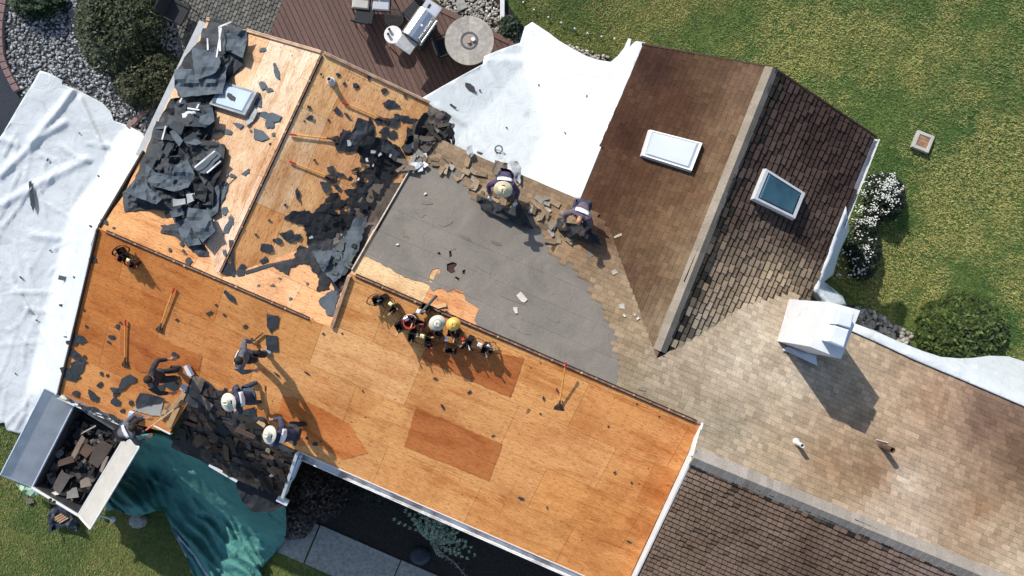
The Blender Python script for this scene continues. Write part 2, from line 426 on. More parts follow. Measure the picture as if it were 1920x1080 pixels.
# paver patio
mb = MB(); pav = [(325, -25), (548, -25), (508, 85), (400, 110), (296, 245), (268, 235), (335, 100)]
c0 = gat(430, 20)
for i in range(-24, 40):
    for j in range(-34, 34):
        p = c0 + E2*(i*.205+(j % 2)*.1) + E1*(j*.103); q = V3((p.x, p.y, GRD.z(p.x, p.y)+.03))
        if inpoly(pav, *px(q)):
            g = R.uniform(.75, 1.15); cc = R.choice([(.14, .137, .12), (.12, .117, .108), (.16, .15, .13)])
            mb.box(q, (.195, .093, .05), frame(E2, (0, 0, 1)), tuple(x*g for x in cc), 0, .008)
struct(mb.build('patio', 'paver', origin=(0, 0, 0)))
flat('patio_base', [(310, -60), (560, -60), (505, 110), (400, 130), (290, 262), (255, 240), (335, 95)], .014, 'stone_bed')
# walkway of concrete flags
mb = MB()
def walk(k): return (600+k*152.0, 985+k*65.5)
for k in range(-1, 4):
    a = walk(k); b = walk(k+1); dn = (-30, 72)
    q = [(a[0]+1.2, a[1]), (b[0]-1.2, b[1]), (b[0]-1.2+dn[0], b[1]+dn[1]), (a[0]+1.2+dn[0], a[1]+dn[1])]
    if k == -1: q = [(538, 960), (598, 985), (568, 1056), (520, 1035)]
    sheet(mb, q, lambda u, v: gat(u, v, .05), None, (), .09)
struct(mb.build('walkway', 'concrete', origin=(0, 0, 0)))
# grass blades over the lawn that is in view
def grass(name, polys, per_px):
    mb = MB()
    for poly, dens in polys:
        x0, x1 = min(p[0] for p in poly), max(p[0] for p in poly); y0, y1 = min(p[1] for p in poly), max(p[1] for p in poly)
        cnt = int((x1-x0)*(y1-y0)*dens)
        vv = []; ff = []; cc = []
        for _ in range(cnt):
            u = R.uniform(x0, x1); v = R.uniform(y0, y1)
            if not inpoly(poly, u, v): continue
            p = gat(u, v); f = nz(p.x*.33, p.y*.33, 3)+.7*nz(p.x*1.0, p.y*1.0, 8)+.35*nz(p.x*3, p.y*3, 1)
            if f+R.uniform(-.4, .4) < -.55: continue
            g = R.uniform(.7, 1.2)
            yl = min(1, max(0, .40+1.6*f+.42*(u-1250)/700+.12*(v-200)/400+R.uniform(-.25, .25))); g *= .80+.42*min(1, max(0, (u-1000)/500))
            if u < 700: yl = min(1, max(0, .55+.9*f))
            c = tuple(g*(a*(1-yl)+b*yl) for a, b in zip((.092, .160, .042), (.31, .295, .095)))
            for _k in range(2):
                a = R.uniform(0, 6.283); L = R.uniform(.035, .07); h = R.uniform(.02, .06); wd = .011
                q = p + V3((R.uniform(-.04, .04), R.uniform(-.04, .04), 0)); d = V3((math.cos(a), math.sin(a), 0)); s = V3((-d.y, d.x, 0))*wd
                o = len(vv); vv += [q-s, q+s, q+d*L+V3((0, 0, h))]; ff.append((o, o+1, o+2)); cc.append(c)
        o = len(mb.v); mb.v += vv; mb.f += [tuple(i+o for i in f) for f in ff]; mb.c += cc; mb.m += [0]*len(ff)
    return struct(mb.build(name, 'leaf', origin=(0, 0, 0)), 'stuff')
grass('grass', [([(955, -15), (1935, -15), (1935, 690), (1700, 640), (1600, 560), (1500, 470), (1640, 262), (1448, 132), (1205, 85), (1150, 112), (1040, 75), (985, 50)], .15),
                ([(-15, 770), (60, 740), (140, 930), (360, 940), (440, 1080), (440, 1095), (-15, 1095)], .13), ([(480, 1030), (540, 1030), (680, 1095), (470, 1095)], .10)], 1)

# ------------------------------------------------------------------ the house
house = thing('house', (0, 0, 0), 'large white house whose roof is being stripped, part bare plywood and part old brown shingles', 'house')
def clip(poly, a, b, c):
    """keep a*x+b*y<=c"""
    out = []
    for i in range(len(poly)):
        p = poly[i]; q = poly[(i+1) % len(poly)]; dp = a*p[0]+b*p[1]-c; dq = a*q[0]+b*q[1]-c
        if dp <= 0: out.append(p)
        if (dp < 0 < dq) or (dq < 0 < dp):
            t = dp/(dp-dq); out.append((p[0]+(q[0]-p[0])*t, p[1]+(q[1]-p[1])*t))
    return out
def local(pl, o, along):
    s = V3((along.x, along.y, pl.ax*along.x+pl.ay*along.y)).normalized(); t = pl.normal().cross(s)
    if t.z < 0: t = -t
    return (lambda p: ((p-o).dot(s), (p-o).dot(t))), (lambda a, b: o+s*a+t*b)
def plywood(name, pl, poly, along, cpts, gain, over=(), jit=.10, off=0.0, ph=(0, 0), pk=.0):
    o = pl.at(*poly[0]); to, fr = local(pl, o, along)
    P = [to(pl.at(u, v)) for u, v in poly]; mb = MB()
    s0, s1 = min(p[0] for p in P), max(p[0] for p in P); t0, t1 = min(p[1] for p in P), max(p[1] for p in P)
    SH, SW = 2.44, 1.22; rnd = random.Random(hash(name) % 1000 if False else len(name)*13+5)
    up = V3((0, 0, off))
    j = 0; t = t0-ph[1]
    while t < t1:
        s = s0-ph[0]-(SH/2 if j % 2 else 0)
        while s < s1:
            q = clip(clip(clip(clip(P, 1, 0, s+SH-.003), -1, 0, -s-.003), 0, 1, t+SW-.0025), 0, -1, -t-.0025)
            if len(q) > 2:
                cx, cy = s+SH/2, t+SW/2; u, v = px(fr(max(s0, min(s1, cx)), max(t0, min(t1, cy))))
                c = lin(pale(idw(cpts, u, v), pk)); g = 1+rnd.uniform(-jit, jit); gb = 1+rnd.uniform(-jit, jit)*.8
                ar = sum(q[i][0]*q[(i+1) % len(q)][1]-q[(i+1) % len(q)][0]*q[i][1] for i in range(len(q)))
                if ar < 0: q = q[::-1]
                vs = [fr(*p)+up for p in q]; k = len(vs)
                if (vs[1]-vs[0]).cross(vs[2]-vs[1]).z < 0 and k == 3: vs = vs[::-1]
                mb.add(vs, [tuple(range(k))], tuple(min(.85, max(.01, x*gain*g)) * (gb if i == 2 else 1) for i, x in enumerate(c)))
                if mb.f and False: pass
            s += SH
        t += SW; j += 1
    for (pp, c) in over:
        vs, fs = cdt(jag(pp, 7, .9)); mb.add([pl.at(u, v, off+.008) for u, v in vs], fs, tuple(x*gain for x in lin(c)))
    mb.uv = lambda p: to(p)
    ob = mb.build(name, 'plywood', house)
    # closed dark board edge below, so that the joints read dark
    mb2 = MB(); sheet(mb2, poly, lambda u, v: pl.at(u, v, off-.012), None, (), .10); mb2.build('roof_decking_edge', 'dark_wood', house)
    return ob
F_POLY = [(185, 428), (600, 606), (622, 612), (657, 512), (1315, 795), (1180, 1084), (1150, 1103), (560, 846), (352, 756), (318, 812), (240, 792), (112, 738)]
F_C = [(250, 480, (184, 110, 52)), (190, 600, (192, 121, 61)), (300, 620, (196, 125, 66)), (450, 620, (213, 150, 90)), (600, 650, (219, 164, 106)), (700, 700, (221, 167, 111)),
       (850, 850, (219, 158, 97)), (1000, 800, (219, 158, 99)), (1200, 800, (217, 150, 88)), (1050, 1000, (220, 152, 86)), (400, 560, (196, 135, 75)), (150, 740, (215, 150, 90)), (700, 860, (219, 158, 97)), (900, 980, (219, 156, 93))]
GF = 1.06
plywood('plywood_roof', PF, F_POLY, E1, F_C, GF, [
    ([(781, 765), (942, 833), (917, 903), (757, 837)], (186, 114, 62)),
    ([(806, 638), (983, 672), (957, 746), (788, 673)], (180, 108, 58)),
    ([(1226, 867), (1272, 886), (1236, 958), (1193, 938)], (205, 134, 74)),
    ([(226, 612), (268, 612), (290, 630), (380, 668), (372, 695), (330, 690), (262, 700), (225, 660)], (188, 116, 62)),
    ([(530, 742), (552, 745), (600, 765), (655, 795), (690, 850), (640, 862), (590, 830), (560, 838), (517, 790)], (203, 126, 68)),
    ], .045, 0, (.4, 0))
plywood('plywood_roof', PB, [(185, 428), (600, 606), (655, 622), (700, 540), (720, 400), (412, 425), (268, 285), (232, 366)], E1,
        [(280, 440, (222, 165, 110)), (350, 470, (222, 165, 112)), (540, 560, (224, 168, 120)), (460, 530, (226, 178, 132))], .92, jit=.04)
plywood('plywood_roof', PWL, [(605, 100), (412, 515), (396, 503), (262, 330), (268, 285), (388, 40)], E2,
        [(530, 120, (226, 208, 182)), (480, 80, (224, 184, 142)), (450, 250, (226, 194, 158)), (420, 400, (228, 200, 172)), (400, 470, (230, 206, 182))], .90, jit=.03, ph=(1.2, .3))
plywood('plywood_roof', PWR, [(605, 100), (800, 190), (806, 200), (790, 300), (700, 520), (440, 560), (412, 515)], E2,
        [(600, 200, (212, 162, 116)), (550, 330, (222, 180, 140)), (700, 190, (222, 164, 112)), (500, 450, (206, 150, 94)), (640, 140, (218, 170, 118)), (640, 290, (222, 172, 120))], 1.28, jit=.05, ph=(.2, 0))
G_POLY = [(657, 512), (806, 254), (1100, 380), (1300, 600), (1480, 548), (1600, 614), (1990, 788), (1990, 1138), (1299, 856), (1315, 795)]
G_PLY = [(657, 512), (700, 430), (790, 470), (900, 560), (960, 640), (915, 623)]
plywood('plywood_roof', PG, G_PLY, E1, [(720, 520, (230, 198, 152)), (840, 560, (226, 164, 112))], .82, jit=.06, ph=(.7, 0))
mb = MB(); sheet(mb, G_POLY, lambda u, v: PG.at(u, v, -.03), None, (), .12); mb.build('roof_decking_edge', 'dark_wood', house)
for pl, po in ((PQL, [(1447, 128), (1230, 676), (1150, 640), (1085, 380), (1205, 85)]), (PQR, [(1447, 128), (1640, 258), (1515, 560), (1440, 720), (1230, 676)]), (PM, [(1299, 856), (1990, 1138), (1990, 1300), (1100, 1300), (1190, 1084)]),
               (PP, [(352, 756), (560, 845), (530, 930), (445, 900), (390, 869), (322, 836)])):
    mb = MB(); sheet(mb, po, lambda u, v: pl.at(u, v, -.02), None, (), .10); mb.build('roof_decking_edge', 'dark_wood', house)
# underlay felt left on the back slope, torn along its lower edge
FELT = [(757, 342), (775, 312), (850, 310), (900, 352), (1010, 380), (1120, 480), (1175, 600), (1175, 720), (1150, 723), (1000, 655), (895, 610), (889, 600), (898, 578), (873, 563), (868, 545), (850, 540), (838, 548), (828, 540), (812, 546), (800, 532), (790, 528), (758, 520), (735, 505), (712, 492), (700, 487), (683, 480), (676, 484)]
HOL = [[(811, 505), (823, 503), (826, 512), (815, 516), (812, 530), (803, 528), (806, 514)], [(838, 495), (853, 490), (857, 497), (851, 503), (854, 510), (846, 513), (838, 507)], [(867, 507), (873, 505), (872, 514), (867, 514)],
       [(820, 474), (824, 472), (828, 480), (823, 481)], [(842, 470), (846, 471), (848, 480), (843, 483)], [(854, 518), (862, 522), (860, 527), (853, 524)]]
mb = MB(); fo = FELT[:14] + jag(FELT[14:], 6, 2.2, open_=True)
sheet(mb, fo, lambda u, v: PG.at(u, v, .012+.004*nz(u*.05, v*.05)+.003*nz(u*.2, v*.2, 4)), 14, HOL, .008)
mb.build('roofing_felt', 'grey_felt', house, smooth=False)
for (u, v, r, e, a) in [(790, 400, 9, 1.4, .3), (835, 420, 12, 1.8, -.3), (870, 445, 8, 2.2, .5), (760, 440, 7, 1.5, 1), (905, 500, 14, 2, .8), (845, 465, 9, 1.3, 0), (960, 560, 12, 2.2, .4), (1010, 520, 10, 2, .9), (800, 380, 6, 2, 0), (930, 455, 8, 2, .3), (1040, 600, 9, 1.8, .5), (980, 620, 10, 2.4, .4)]:
    k_ = R.randint(7, 10); po_ = []
    for q in range(k_): t_ = 6.283*q/k_; rr = r*R.uniform(.5, 1.3); x_ = rr*math.cos(t_)*e; y_ = rr*math.sin(t_)/e; po_.append((u+x_*math.cos(a)-y_*math.sin(a), v+x_*math.sin(a)+y_*math.cos(a)))
    mb = MB(); sheet(mb, po_, lambda u, v: PG.at(u, v, .022+.006*nz(u*.2, v*.2)), None, (), .006); mb.build('felt_tear', 'grey_felt' if r > 8 else 'dusty_felt', house)
for k_ in (1, 2, 3):
    ln = [(657+k_*14+q*6, 512-k_*46+q*2.55) for q in range(90)]; ln = [p for p in ln if inpoly(FELT, *p) and not any(inpoly(h_, *p) for h_ in HOL)]
    mb = MB(); a_, b_ = PG.at(*ln[0], .0145), PG.at(*ln[-3], .0145); mb.box((a_+b_)/2, ((b_-a_).length, .03, .005), frame(b_-a_, PG.normal())); mb.build('felt_lap', 'grey_felt', house)
# shingles, tab by tab
def shingles(pl, poly, along, cfn, expo=.145, keep=None, th=.014, wmin=.13, wmax=.30, tooth=.5, seed=1, band=(.12, .72), gp=.0015, edge=None, name='shingle_roof', parent=None, base=.016):
    rnd = random.Random(seed); o = pl.at(*poly[0], base); to, fr = local(pl, o, along); nn = pl.normal()
    P = [to(pl.at(u, v)) for u, v in poly]; mb = MB(); t0, t1 = min(p[1] for p in P), max(p[1] for p in P)
    t = t0
    while t < t1:
        ym = t+expo*.5; xs = []
        for i in range(len(P)):
            a, b = P[i], P[(i+1) % len(P)]
            if (a[1] > ym) != (b[1] > ym): xs.append(a[0]+(b[0]-a[0])*(ym-a[1])/(b[1]-a[1]))
        xs.sort()
        for k in range(0, len(xs)-1, 2):
            s = xs[k]-rnd.uniform(0, .2); e = xs[k+1]
            while s < e:
                wd = rnd.uniform(wmin, wmax); a = max(s, xs[k]); b = min(s+wd, e); s += wd
                if b-a < .01: continue
                c3 = fr((a+b)/2, ym); u, v = px(c3)
                if keep and not keep(u, v): continue
                hi = rnd.random() < tooth; h = th*(rnd.uniform(.85, 1.2) if hi else rnd.uniform(.45, .7))
                drop = .0 if hi else rnd.uniform(0, .012)
                c = cfn(u, v)
                if edge:
                    de = _sd(u, v, *edge[0]); k_ = min(1, max(0, (edge[1]*(1+.9*nz(u*.06, v*.06, 3)+.5*nz(u*.3, v*.3, 5))-de)/(edge[1]*.5))); c = tuple(x*(1-k_)+y*k_ for x, y in zip(c, (.022, .020, .018)))  # dark ridge band: mould stain plus ridge shadow, both blended into tab colour
                g = rnd.uniform(.86, 1.09)*(1.07 if hi else .90); c = tuple(x*g for x in c)
                tb = min(t+expo*(1-band[0]), t1-.02); te = min(t+expo+.03, t1); hb = h*.35  # darker top strip: printed band, doubling as painted shadow line below next course
                if tb <= t+.02: continue
                vs = [fr(a+gp, t+drop)+nn*h, fr(b-gp, t+drop)+nn*h, fr(b-gp, tb)+nn*hb, fr(a+gp, tb)+nn*hb,
                      fr(a+gp, t+drop)-nn*.012, fr(b-gp, t+drop)-nn*.012, fr(b-gp, tb)-nn*.012, fr(a+gp, tb)-nn*.012, fr(b, te)+nn*.002, fr(a, te)+nn*.002]
                fl = [(0, 1, 2, 3), (1, 0, 4, 5), (2, 1, 5, 6), (0, 3, 7, 4)]; f2 = [(3, 2, 8, 9)]
                if (vs[1]-vs[0]).cross(vs[3]-vs[0]).dot(nn) < 0: fl = [q[::-1] for q in fl]; f2 = [q[::-1] for q in f2]
                o_ = len(mb.v); mb.add(vs, fl, c); mb.f += [tuple(q+o_ for q in f2[0])]; mb.c.append(tuple(x*band[1] for x in c)); mb.m.append(0)
        t += expo
    return mb.build(name, 'shingle', parent or house)
K_C = [(1250, 700, (166, 150, 128)), (1400, 650, (184, 170, 150)), (1500, 700, (184, 170, 150)), (1200, 760, (140, 124, 100)), (1350, 790, (154, 142, 120)), (1450, 850, (172, 152, 124)), (1600, 900, (150, 122, 92)), (1700, 900, (190, 172, 152)), (1850, 980, (172, 150, 122)),
       (1750, 760, (164, 132, 104)), (1850, 780, (112, 86, 72)), (1920, 850, (106, 80, 62)), (1840, 960, (134, 102, 74)), (1150, 560, (150, 126, 96)), (1060, 440, (156, 126, 92)), (950, 330, (138, 116, 92)), (1130, 430, (112, 82, 62)), (1900, 1060, (178, 158, 132)), (1700, 1010, (182, 164, 144)), (1560, 870, (150, 120, 90)), (1640, 890, (140, 108, 80)), (1655, 960, (180, 160, 138)), (1180, 620, (150, 128, 100)), (1330, 600, (178, 162, 140)), (1600, 690, (176, 156, 130)), (1680, 780, (172, 146, 118)), (1230, 790, (128, 114, 94)), (1560, 960, (168, 146, 118))]
QL_C = [(1230, 130, (74, 50, 42)), (1180, 250, (80, 52, 40)), (1130, 370, (94, 64, 48)), (1330, 120, (106, 80, 60)), (1420, 150, (136, 110, 88)), (1390, 230, (142, 114, 88)), (1200, 330, (102, 72, 52)), (1300, 360, (124, 94, 68)), (1350, 330, (146, 118, 90)), (1200, 460, (120, 92, 68)), (1290, 480, (168, 142, 112)), (1240, 600, (168, 145, 118)), (1180, 520, (112, 86, 66)), (1260, 200, (92, 62, 46)), (1150, 560, (106, 86, 66)), (1250, 420, (134, 104, 76)), (1130, 450, (104, 76, 56)), (1340, 400, (160, 132, 102)), (1170, 600, (128, 104, 80))]
QR_C = [(1460, 180, (60, 48, 46)), (1400, 300, (62, 50, 48)), (1550, 250, (54, 40, 37)), (1580, 350, (54, 41, 38)), (1500, 440, (52, 41, 38)), (1420, 430, (90, 76, 66)), (1350, 500, (126, 110, 92)), (1450, 520, (166, 148, 120)), (1300, 620, (132, 121, 104)), (1400, 590, (176, 156, 130)), (1540, 470, (66, 53, 46)), (1380, 400, (72, 59, 53)), (1500, 500, (120, 104, 86))]
M_C = [(1320, 880, (128, 109, 94)), (1400, 950, (112, 93, 80)), (1250, 1000, (118, 100, 85)), (1500, 1050, (100, 82, 71)), (1600, 1060, (116, 97, 84)), (1700, 1060, (128, 110, 102)), (1450, 1000, (122, 103, 89))]
def cf(pts, gain, pk=.22): return lambda u, v: tuple(x*gain for x in lin(pale(idw(pts, u, v), pk)))
EDGE = [(770, 322), (800, 312), (848, 318), (868, 345), (882, 372), (905, 378), (930, 390), (955, 385), (985, 385), (1005, 420), (1020, 452), (1040, 483), (1075, 500), (1105, 525), (1110, 545), (1125, 565), (1140, 600), (1155, 630), (1150, 650), (1163, 690), (1150, 722), (1000, 655), (657, 512), (757, 340)]
def keepK(u, v): return not inpoly(EDGE, u+R.uniform(-5, 5), v+R.uniform(-5, 5)) and not (u < 1310 and v > 722+(u-1150)*.43 and v < 742+(u-1150)*.43+6 and u > 1215)
shingles(PG, [(760, 338), (806, 256), (1100, 381), (1300, 602), (1480, 549), (1600, 614), (1985, 786), (1985, 1136), (1299, 856), (1315, 795), (1150, 724), (1100, 560), (990, 420), (860, 360)], E1, cf(K_C, .96, .16), keep=keepK, seed=3, tooth=.5, th=.011, wmin=.10, wmax=.20, expo=.122)
shingles(PQL, [(1447, 128), (1230, 676), (1150, 640), (1085, 382), (1206, 86)], E2, cf(QL_C, .60, .05), seed=4, th=.016, wmin=.11, wmax=.22, expo=.130)
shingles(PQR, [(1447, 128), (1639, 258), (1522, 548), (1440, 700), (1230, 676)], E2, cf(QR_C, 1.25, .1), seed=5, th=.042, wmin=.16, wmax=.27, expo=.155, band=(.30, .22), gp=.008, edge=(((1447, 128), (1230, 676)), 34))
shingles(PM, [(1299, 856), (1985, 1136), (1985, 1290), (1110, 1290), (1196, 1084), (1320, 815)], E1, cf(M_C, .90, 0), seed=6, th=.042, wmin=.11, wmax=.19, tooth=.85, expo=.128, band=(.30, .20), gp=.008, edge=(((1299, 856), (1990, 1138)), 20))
shingles(PP, [(352, 756), (558, 845), (530, 928), (445, 898), (391, 868), (322, 836)], E1, lambda u, v: tint((.062, .050, .044), .6, 1.35), seed=8, keep=lambda u, v: R.random() < .93, th=.02)
# ridge vents and caps
def ridge_cap(p, q, A, B, wd, hgt, seg, c, name='ridge_cap', par=None):
    mb = MB(); L = (q-p).length; d = (q-p).normalized(); nrm = V3((-d.y, d.x, 0)); n = int(L/seg); rnd = random.Random(int(L*100))
    for i in range(n):
        a = p+d*(i*seg); b = p+d*((i+1)*seg+.02); lift0 = hgt+.034; lift1 = hgt+.024
        g = rnd.uniform(.86, 1.08); cc = tuple(x*g for x in c); vs = []
        for (e, lf) in ((a, lift0), (b, lift1)):
            for k in (-1, 0, 1):
                f = e+nrm*k*wd; pl = A if ((f-p).dot(nrm) > 0) == (_sideA > 0) else B
                z = (pl.z(f.x, f.y) if k else max(e.z, min(A.z(f.x, f.y), e.z+.06), min(B.z(f.x, f.y), e.z+.06))); vs.append(V3((f.x, f.y, z+lf-(.082 if k else 0)*hgt/.1)))
            for k in (-1, 1):
                f = e+nrm*k*wd; pl = A if ((f-p).dot(nrm) > 0) == (_sideA > 0) else B; vs.append(V3((f.x, f.y, pl.z(f.x, f.y)-.005)))
        mb.add(vs, [(0, 5, 6, 1)[::-1], (1, 6, 7, 2)[::-1], (0, 1, 2, 4, 3), (0, 3, 8, 5), (2, 7, 9, 4), (5, 8, 9, 7, 6)], cc)
    return mb.build(name, 'shingle', par or house)
def side_of(p, q, A):
    d = (q-p).normalized(); n = V3((-d.y, d.x, 0)); f = p+n
    return 1 if A.z(f.x, f.y) <= p.z+1e-6 else -1
_sideA = side_of(rQ0, rQ1, PQL)
_sideA = 1 if abs(PQL.z(*(rQ0+V3((-1, 0, 0))).to_2d())-rQ0.z) < 9 and (V3((-1, -.4, 0)).dot(V3((-(rQ1-rQ0).y, (rQ1-rQ0).x, 0))) > 0) else -1
ridge_cap(rQ0, rQ1, PQL, PQR, .155, .060, .30, (.27, .235, .195))
_sideA = 1 if V3((.4, .917, 0)).dot(V3((-(rS1-rS0).y, (rS1-rS0).x, 0))) > 0 else -1
ridge_cap(rS0, rS1, PG, PM, .21, .075, .155, (.30, .272, .245))
# open ridge slots of the stripped part
def slot(p, q, wd=.075):
    mb = MB(); d = (q-p).normalized(); n = V3((-d.y, d.x, 0)); f = frame(d, (0, 0, 1)); L = (q-p).length
    mb.box((p+q)/2+V3((0, 0, .006)), (L, wd*2.0, .022), f, mi=0)
    mb.box((p+q)/2+V3((0, 0, .018)), (L, wd*.9, .03), f, mi=1)
    k = p+d*.2; i = 0
    while (k-p).length < L-.3:
        mb.box(k+n*R.uniform(-.3, .3)*wd+V3((0, 0, .034)), (R.uniform(.02, .06), R.uniform(.02, .05), .012), f, mi=2); k += d*R.uniform(.25, .6)
    return mb.build('ridge_slot', ['hole', 'slot_wood', 'trim_wood'], house)
def lerp(a, b, t): return a+(b-a)*t
slot(lerp(rL0, rL1, .035), lerp(rL0, rL1, .95), .038); slot(lerp(rW0, rW1, .01), lerp(rW0, rW1, .99), .035); slot(lerp(rR0, rR1, .015), lerp(rR0, rR1, .985), .045)
# trim along eaves and rakes
def trim(name, a, b, m, wd=.05, ht=.16, off=(0, 0, 0), par=None):
    mb = MB(); d = b-a; o = V3(off)
    mb.box((a+b)/2+o-V3((0, 0, ht/2-.02)), (d.length, wd, ht), frame(d, (0, 0, 1)), bev=.006); return mb.build(name, m, par or house)
trim('rake_trim', PG.at(658, 509, .05), PG.at(806, 254, .05), 'trim_pale', .032, .3)
trim('rake_trim', PF.at(656, 514, .05), PF.at(623, 611, .05), 'trim_wood', .08, .3)
trim('rake_trim', PWR.at(605, 99, .03), PWR.at(803, 192, .03), 'trim_wood', .05, .2)
trim('rake_trim', PWR.at(606, 96, .0), PWR.at(805, 190, .0), 'trim_pale', .02, .2)
trim('rake_trim', PWL.at(604, 99, .03), PWL.at(389, 37, .03), 'trim_wood', .05, .2)
trim('rake_trim', PWL.at(604, 96, 0), PWL.at(389, 33, 0), 'trim_pale', .02, .2)
trim('rake_trim', PF.at(184, 428, .03), PF.at(110, 738, .03), 'dark_wood', .04, .2)
trim('rake_trim', PB.at(184, 427, .03), PB.at(268, 285, .03), 'dark_wood', .05, .2)
trim('rake_trim', PQR.at(1448, 126, .0), PQR.at(1642, 256, .0), 'dark_wood', .05, .2)
trim('rake_trim', PQL.at(1446, 127, .0), PQL.at(1206, 83, .0), 'dark_wood', .05, .2)
def gutter(name, a, b, m, r=.075, par=None):
    mb = MB(); d = (b-a); fr = frame(d, (0, 0, 1)); prof = [(-r, .02), (-r, -r), (-r*.5, -r*1.6), (r*.5, -r*1.6), (r, -r), (r, .02), (r*.8, .02), (r*.75, -r*.9), (r*.4, -r*1.3), (-r*.4, -r*1.3), (-r*.75, -r*.9), (-r*.8, .02)]
    vs = [a+fr @ V3((0, y, z)) for y, z in prof]+[b+fr @ V3((0, y, z)) for y, z in prof]; n = len(prof)
    mb.add(vs, [(i, (i+1) % n, n+(i+1) % n, n+i) for i in range(n)]+[tuple(range(n))[::-1], tuple(range(n, 2*n))]); return mb.build(name, m, par or house)
gutter('gutter', PF.at(558, 853, -.06), PF.at(1146, 1111, -.06), 'worn_white', .085)
trim('fascia', PF.at(560, 846.5, .012), PF.at(1150, 1104, .012), 'white_paint', .02, .18)
trim('gutter', PWL.at(381, 41, .0), PWL.at(261, 293, .0), 'gutter_grey', .19, .14)
gutter('gutter', PF.at(110, 741, -.05), PF.at(241, 797, -.05), 'worn_white', .09)
trim('fascia', PP.at(559, 846, .05), PP.at(531, 930, .05), 'white_paint', .08, .26)
trim('fascia', PP.at(566, 851, .0), PP.at(546, 900, .0), 'steel_blue', .07, .2)
trim('fascia', PP.at(392, 871, .02), PP.at(445, 902, .02), 'white_paint', .09, .1)
trim('fascia', PP.at(520, 934, .02), PP.at(540, 944, .02), 'white_paint', .16, .1)
trim('fascia', PF.at(286, 797, .01), PF.at(320, 814, .01), 'white_paint', .04, .15)
# rake between the bare slope and the shingled block: fascia board and the wall under it
a, b = PM.at(1298, 858), PM.at(1186, 1094)
trim('fascia', a, b, 'white_paint', .05, .28)
a0 = PG.at(1316, 796); trim('fascia', a0, a, 'white_paint', .05, .28)
mb = MB(); q0, q1 = PF.at(1313, 797, -.05), PF.at(1176, 1096, -.05)
dz = V3((0, 0, .05)); mb.add([q0, q1, b-dz, a-dz, a0-dz], [(0, 1, 2, 3, 4)]); mb.add([p+E1*.3 for p in (q0, q1, b-dz, a-dz, a0-dz)], [(4, 3, 2, 1, 0)]); mb.build('gable_wall', 'white_paint', house)
gutter('gutter', PQR.at(1643, 259, -.03), PQR.at(1578, 425, -.03), 'white_paint', .09)
# walls, set in under the roof edge
WALL = [(PWL, 388, 35), (PWL, 605, 100), (PWR, 800, 190), (PG, 806, 254), (PG, 1095, 378), (PQL, 1205, 85), (PQL, 1447, 128), (PQR, 1640, 258), (PQR, 1522, 548), (PG, 1600, 614), (PG, 1990, 788), (PM, 1990, 1300), (PM, 1110, 1300), (PM, 1190, 1084), (PF, 1150, 1103), (PF, 560, 846), (PF, 352, 756), (PF, 318, 812), (PF, 112, 738), (PF, 185, 428), (PB, 268, 285)]
tops = [pl.at(u, v) for pl, u, v in WALL]; n = len(tops); area = sum(tops[i].x*tops[(i+1) % n].y-tops[(i+1) % n].x*tops[i].y for i in range(n)); sg = 1 if area > 0 else -1
ins = []
for i in range(n):
    a, b, c = tops[i-1], tops[i], tops[(i+1) % n]
    d1 = (b-a).to_2d().normalized(); d2 = (c-b).to_2d().normalized(); n1 = Vector((-d1.y, d1.x))*sg; n2 = Vector((-d2.y, d2.x))*sg
    m = (n1+n2); m = m.normalized()*min(.8, .35/max(.35, m.length/2)) if m.length > .1 else n1*.35
    ins.append(V3((b.x+m.x, b.y+m.y, b.z-.30)))
mb = MB(); mb.add(ins+[V3((p.x, p.y, GRD.z(p.x, p.y)-.3)) for p in ins], [(i, (i+1) % n, n+(i+1) % n, n+i) for i in range(n)]); mb.build('wall', 'wall_siding', house)
# skylights
def skylight(pl, quad, h, fm, pm, inset=.07, drop=.02):
    top = [pl.at(u, v, h) for u, v in quad]; c = sum(top, V3())/4; mb = MB(); inn = [p+(c-p)*(inset*2/((c-p).length*1.2)) for p in top]
    rim = [p+V3((0, 0, -drop)) for p in inn]; base = [V3((p.x+(p.x-c.x)*.05, p.y+(p.y-c.y)*.05, pl.z(p.x+(p.x-c.x)*.05, p.y+(p.y-c.y)*.05)-.01)) for p in top]
    vs = top+inn+rim+base; f = []
    for i in range(4):
        j = (i+1) % 4; f += [(i, j, 4+j, 4+i), (4+i, 4+j, 8+j, 8+i), (12+i, 12+j, j, i)]
    mb.add(vs, f); k = mb.build('skylight', fm, house); pn = MB(); pc = c+V3((0, 0, -drop+.006)); m2 = []
    ring = rim+[p+(c-p)*.12+V3((0, 0, .022)) for p in inn]
    pn.add(ring, [(i, (i+1) % 4, 4+(i+1) % 4, 4+i) for i in range(4)]+[(4, 5, 6, 7)]); pn.build('skylight_pane', pm, k); return k
skylight(PQL, [(1219, 243), (1317, 268), (1297, 320), (1204, 291)], .20, 'white_paint', 'acrylic', .04)
skylight(PQR, [(1437, 316), (1510, 362), (1491, 410), (1414, 372)], .26, 'white_paint', 'blue_glass', .065, .05)
skylight(PWL, [(420, 153), (482, 172), (459, 216), (392, 195)], .17, 'chalk_grey', 'pane_blue', .05)
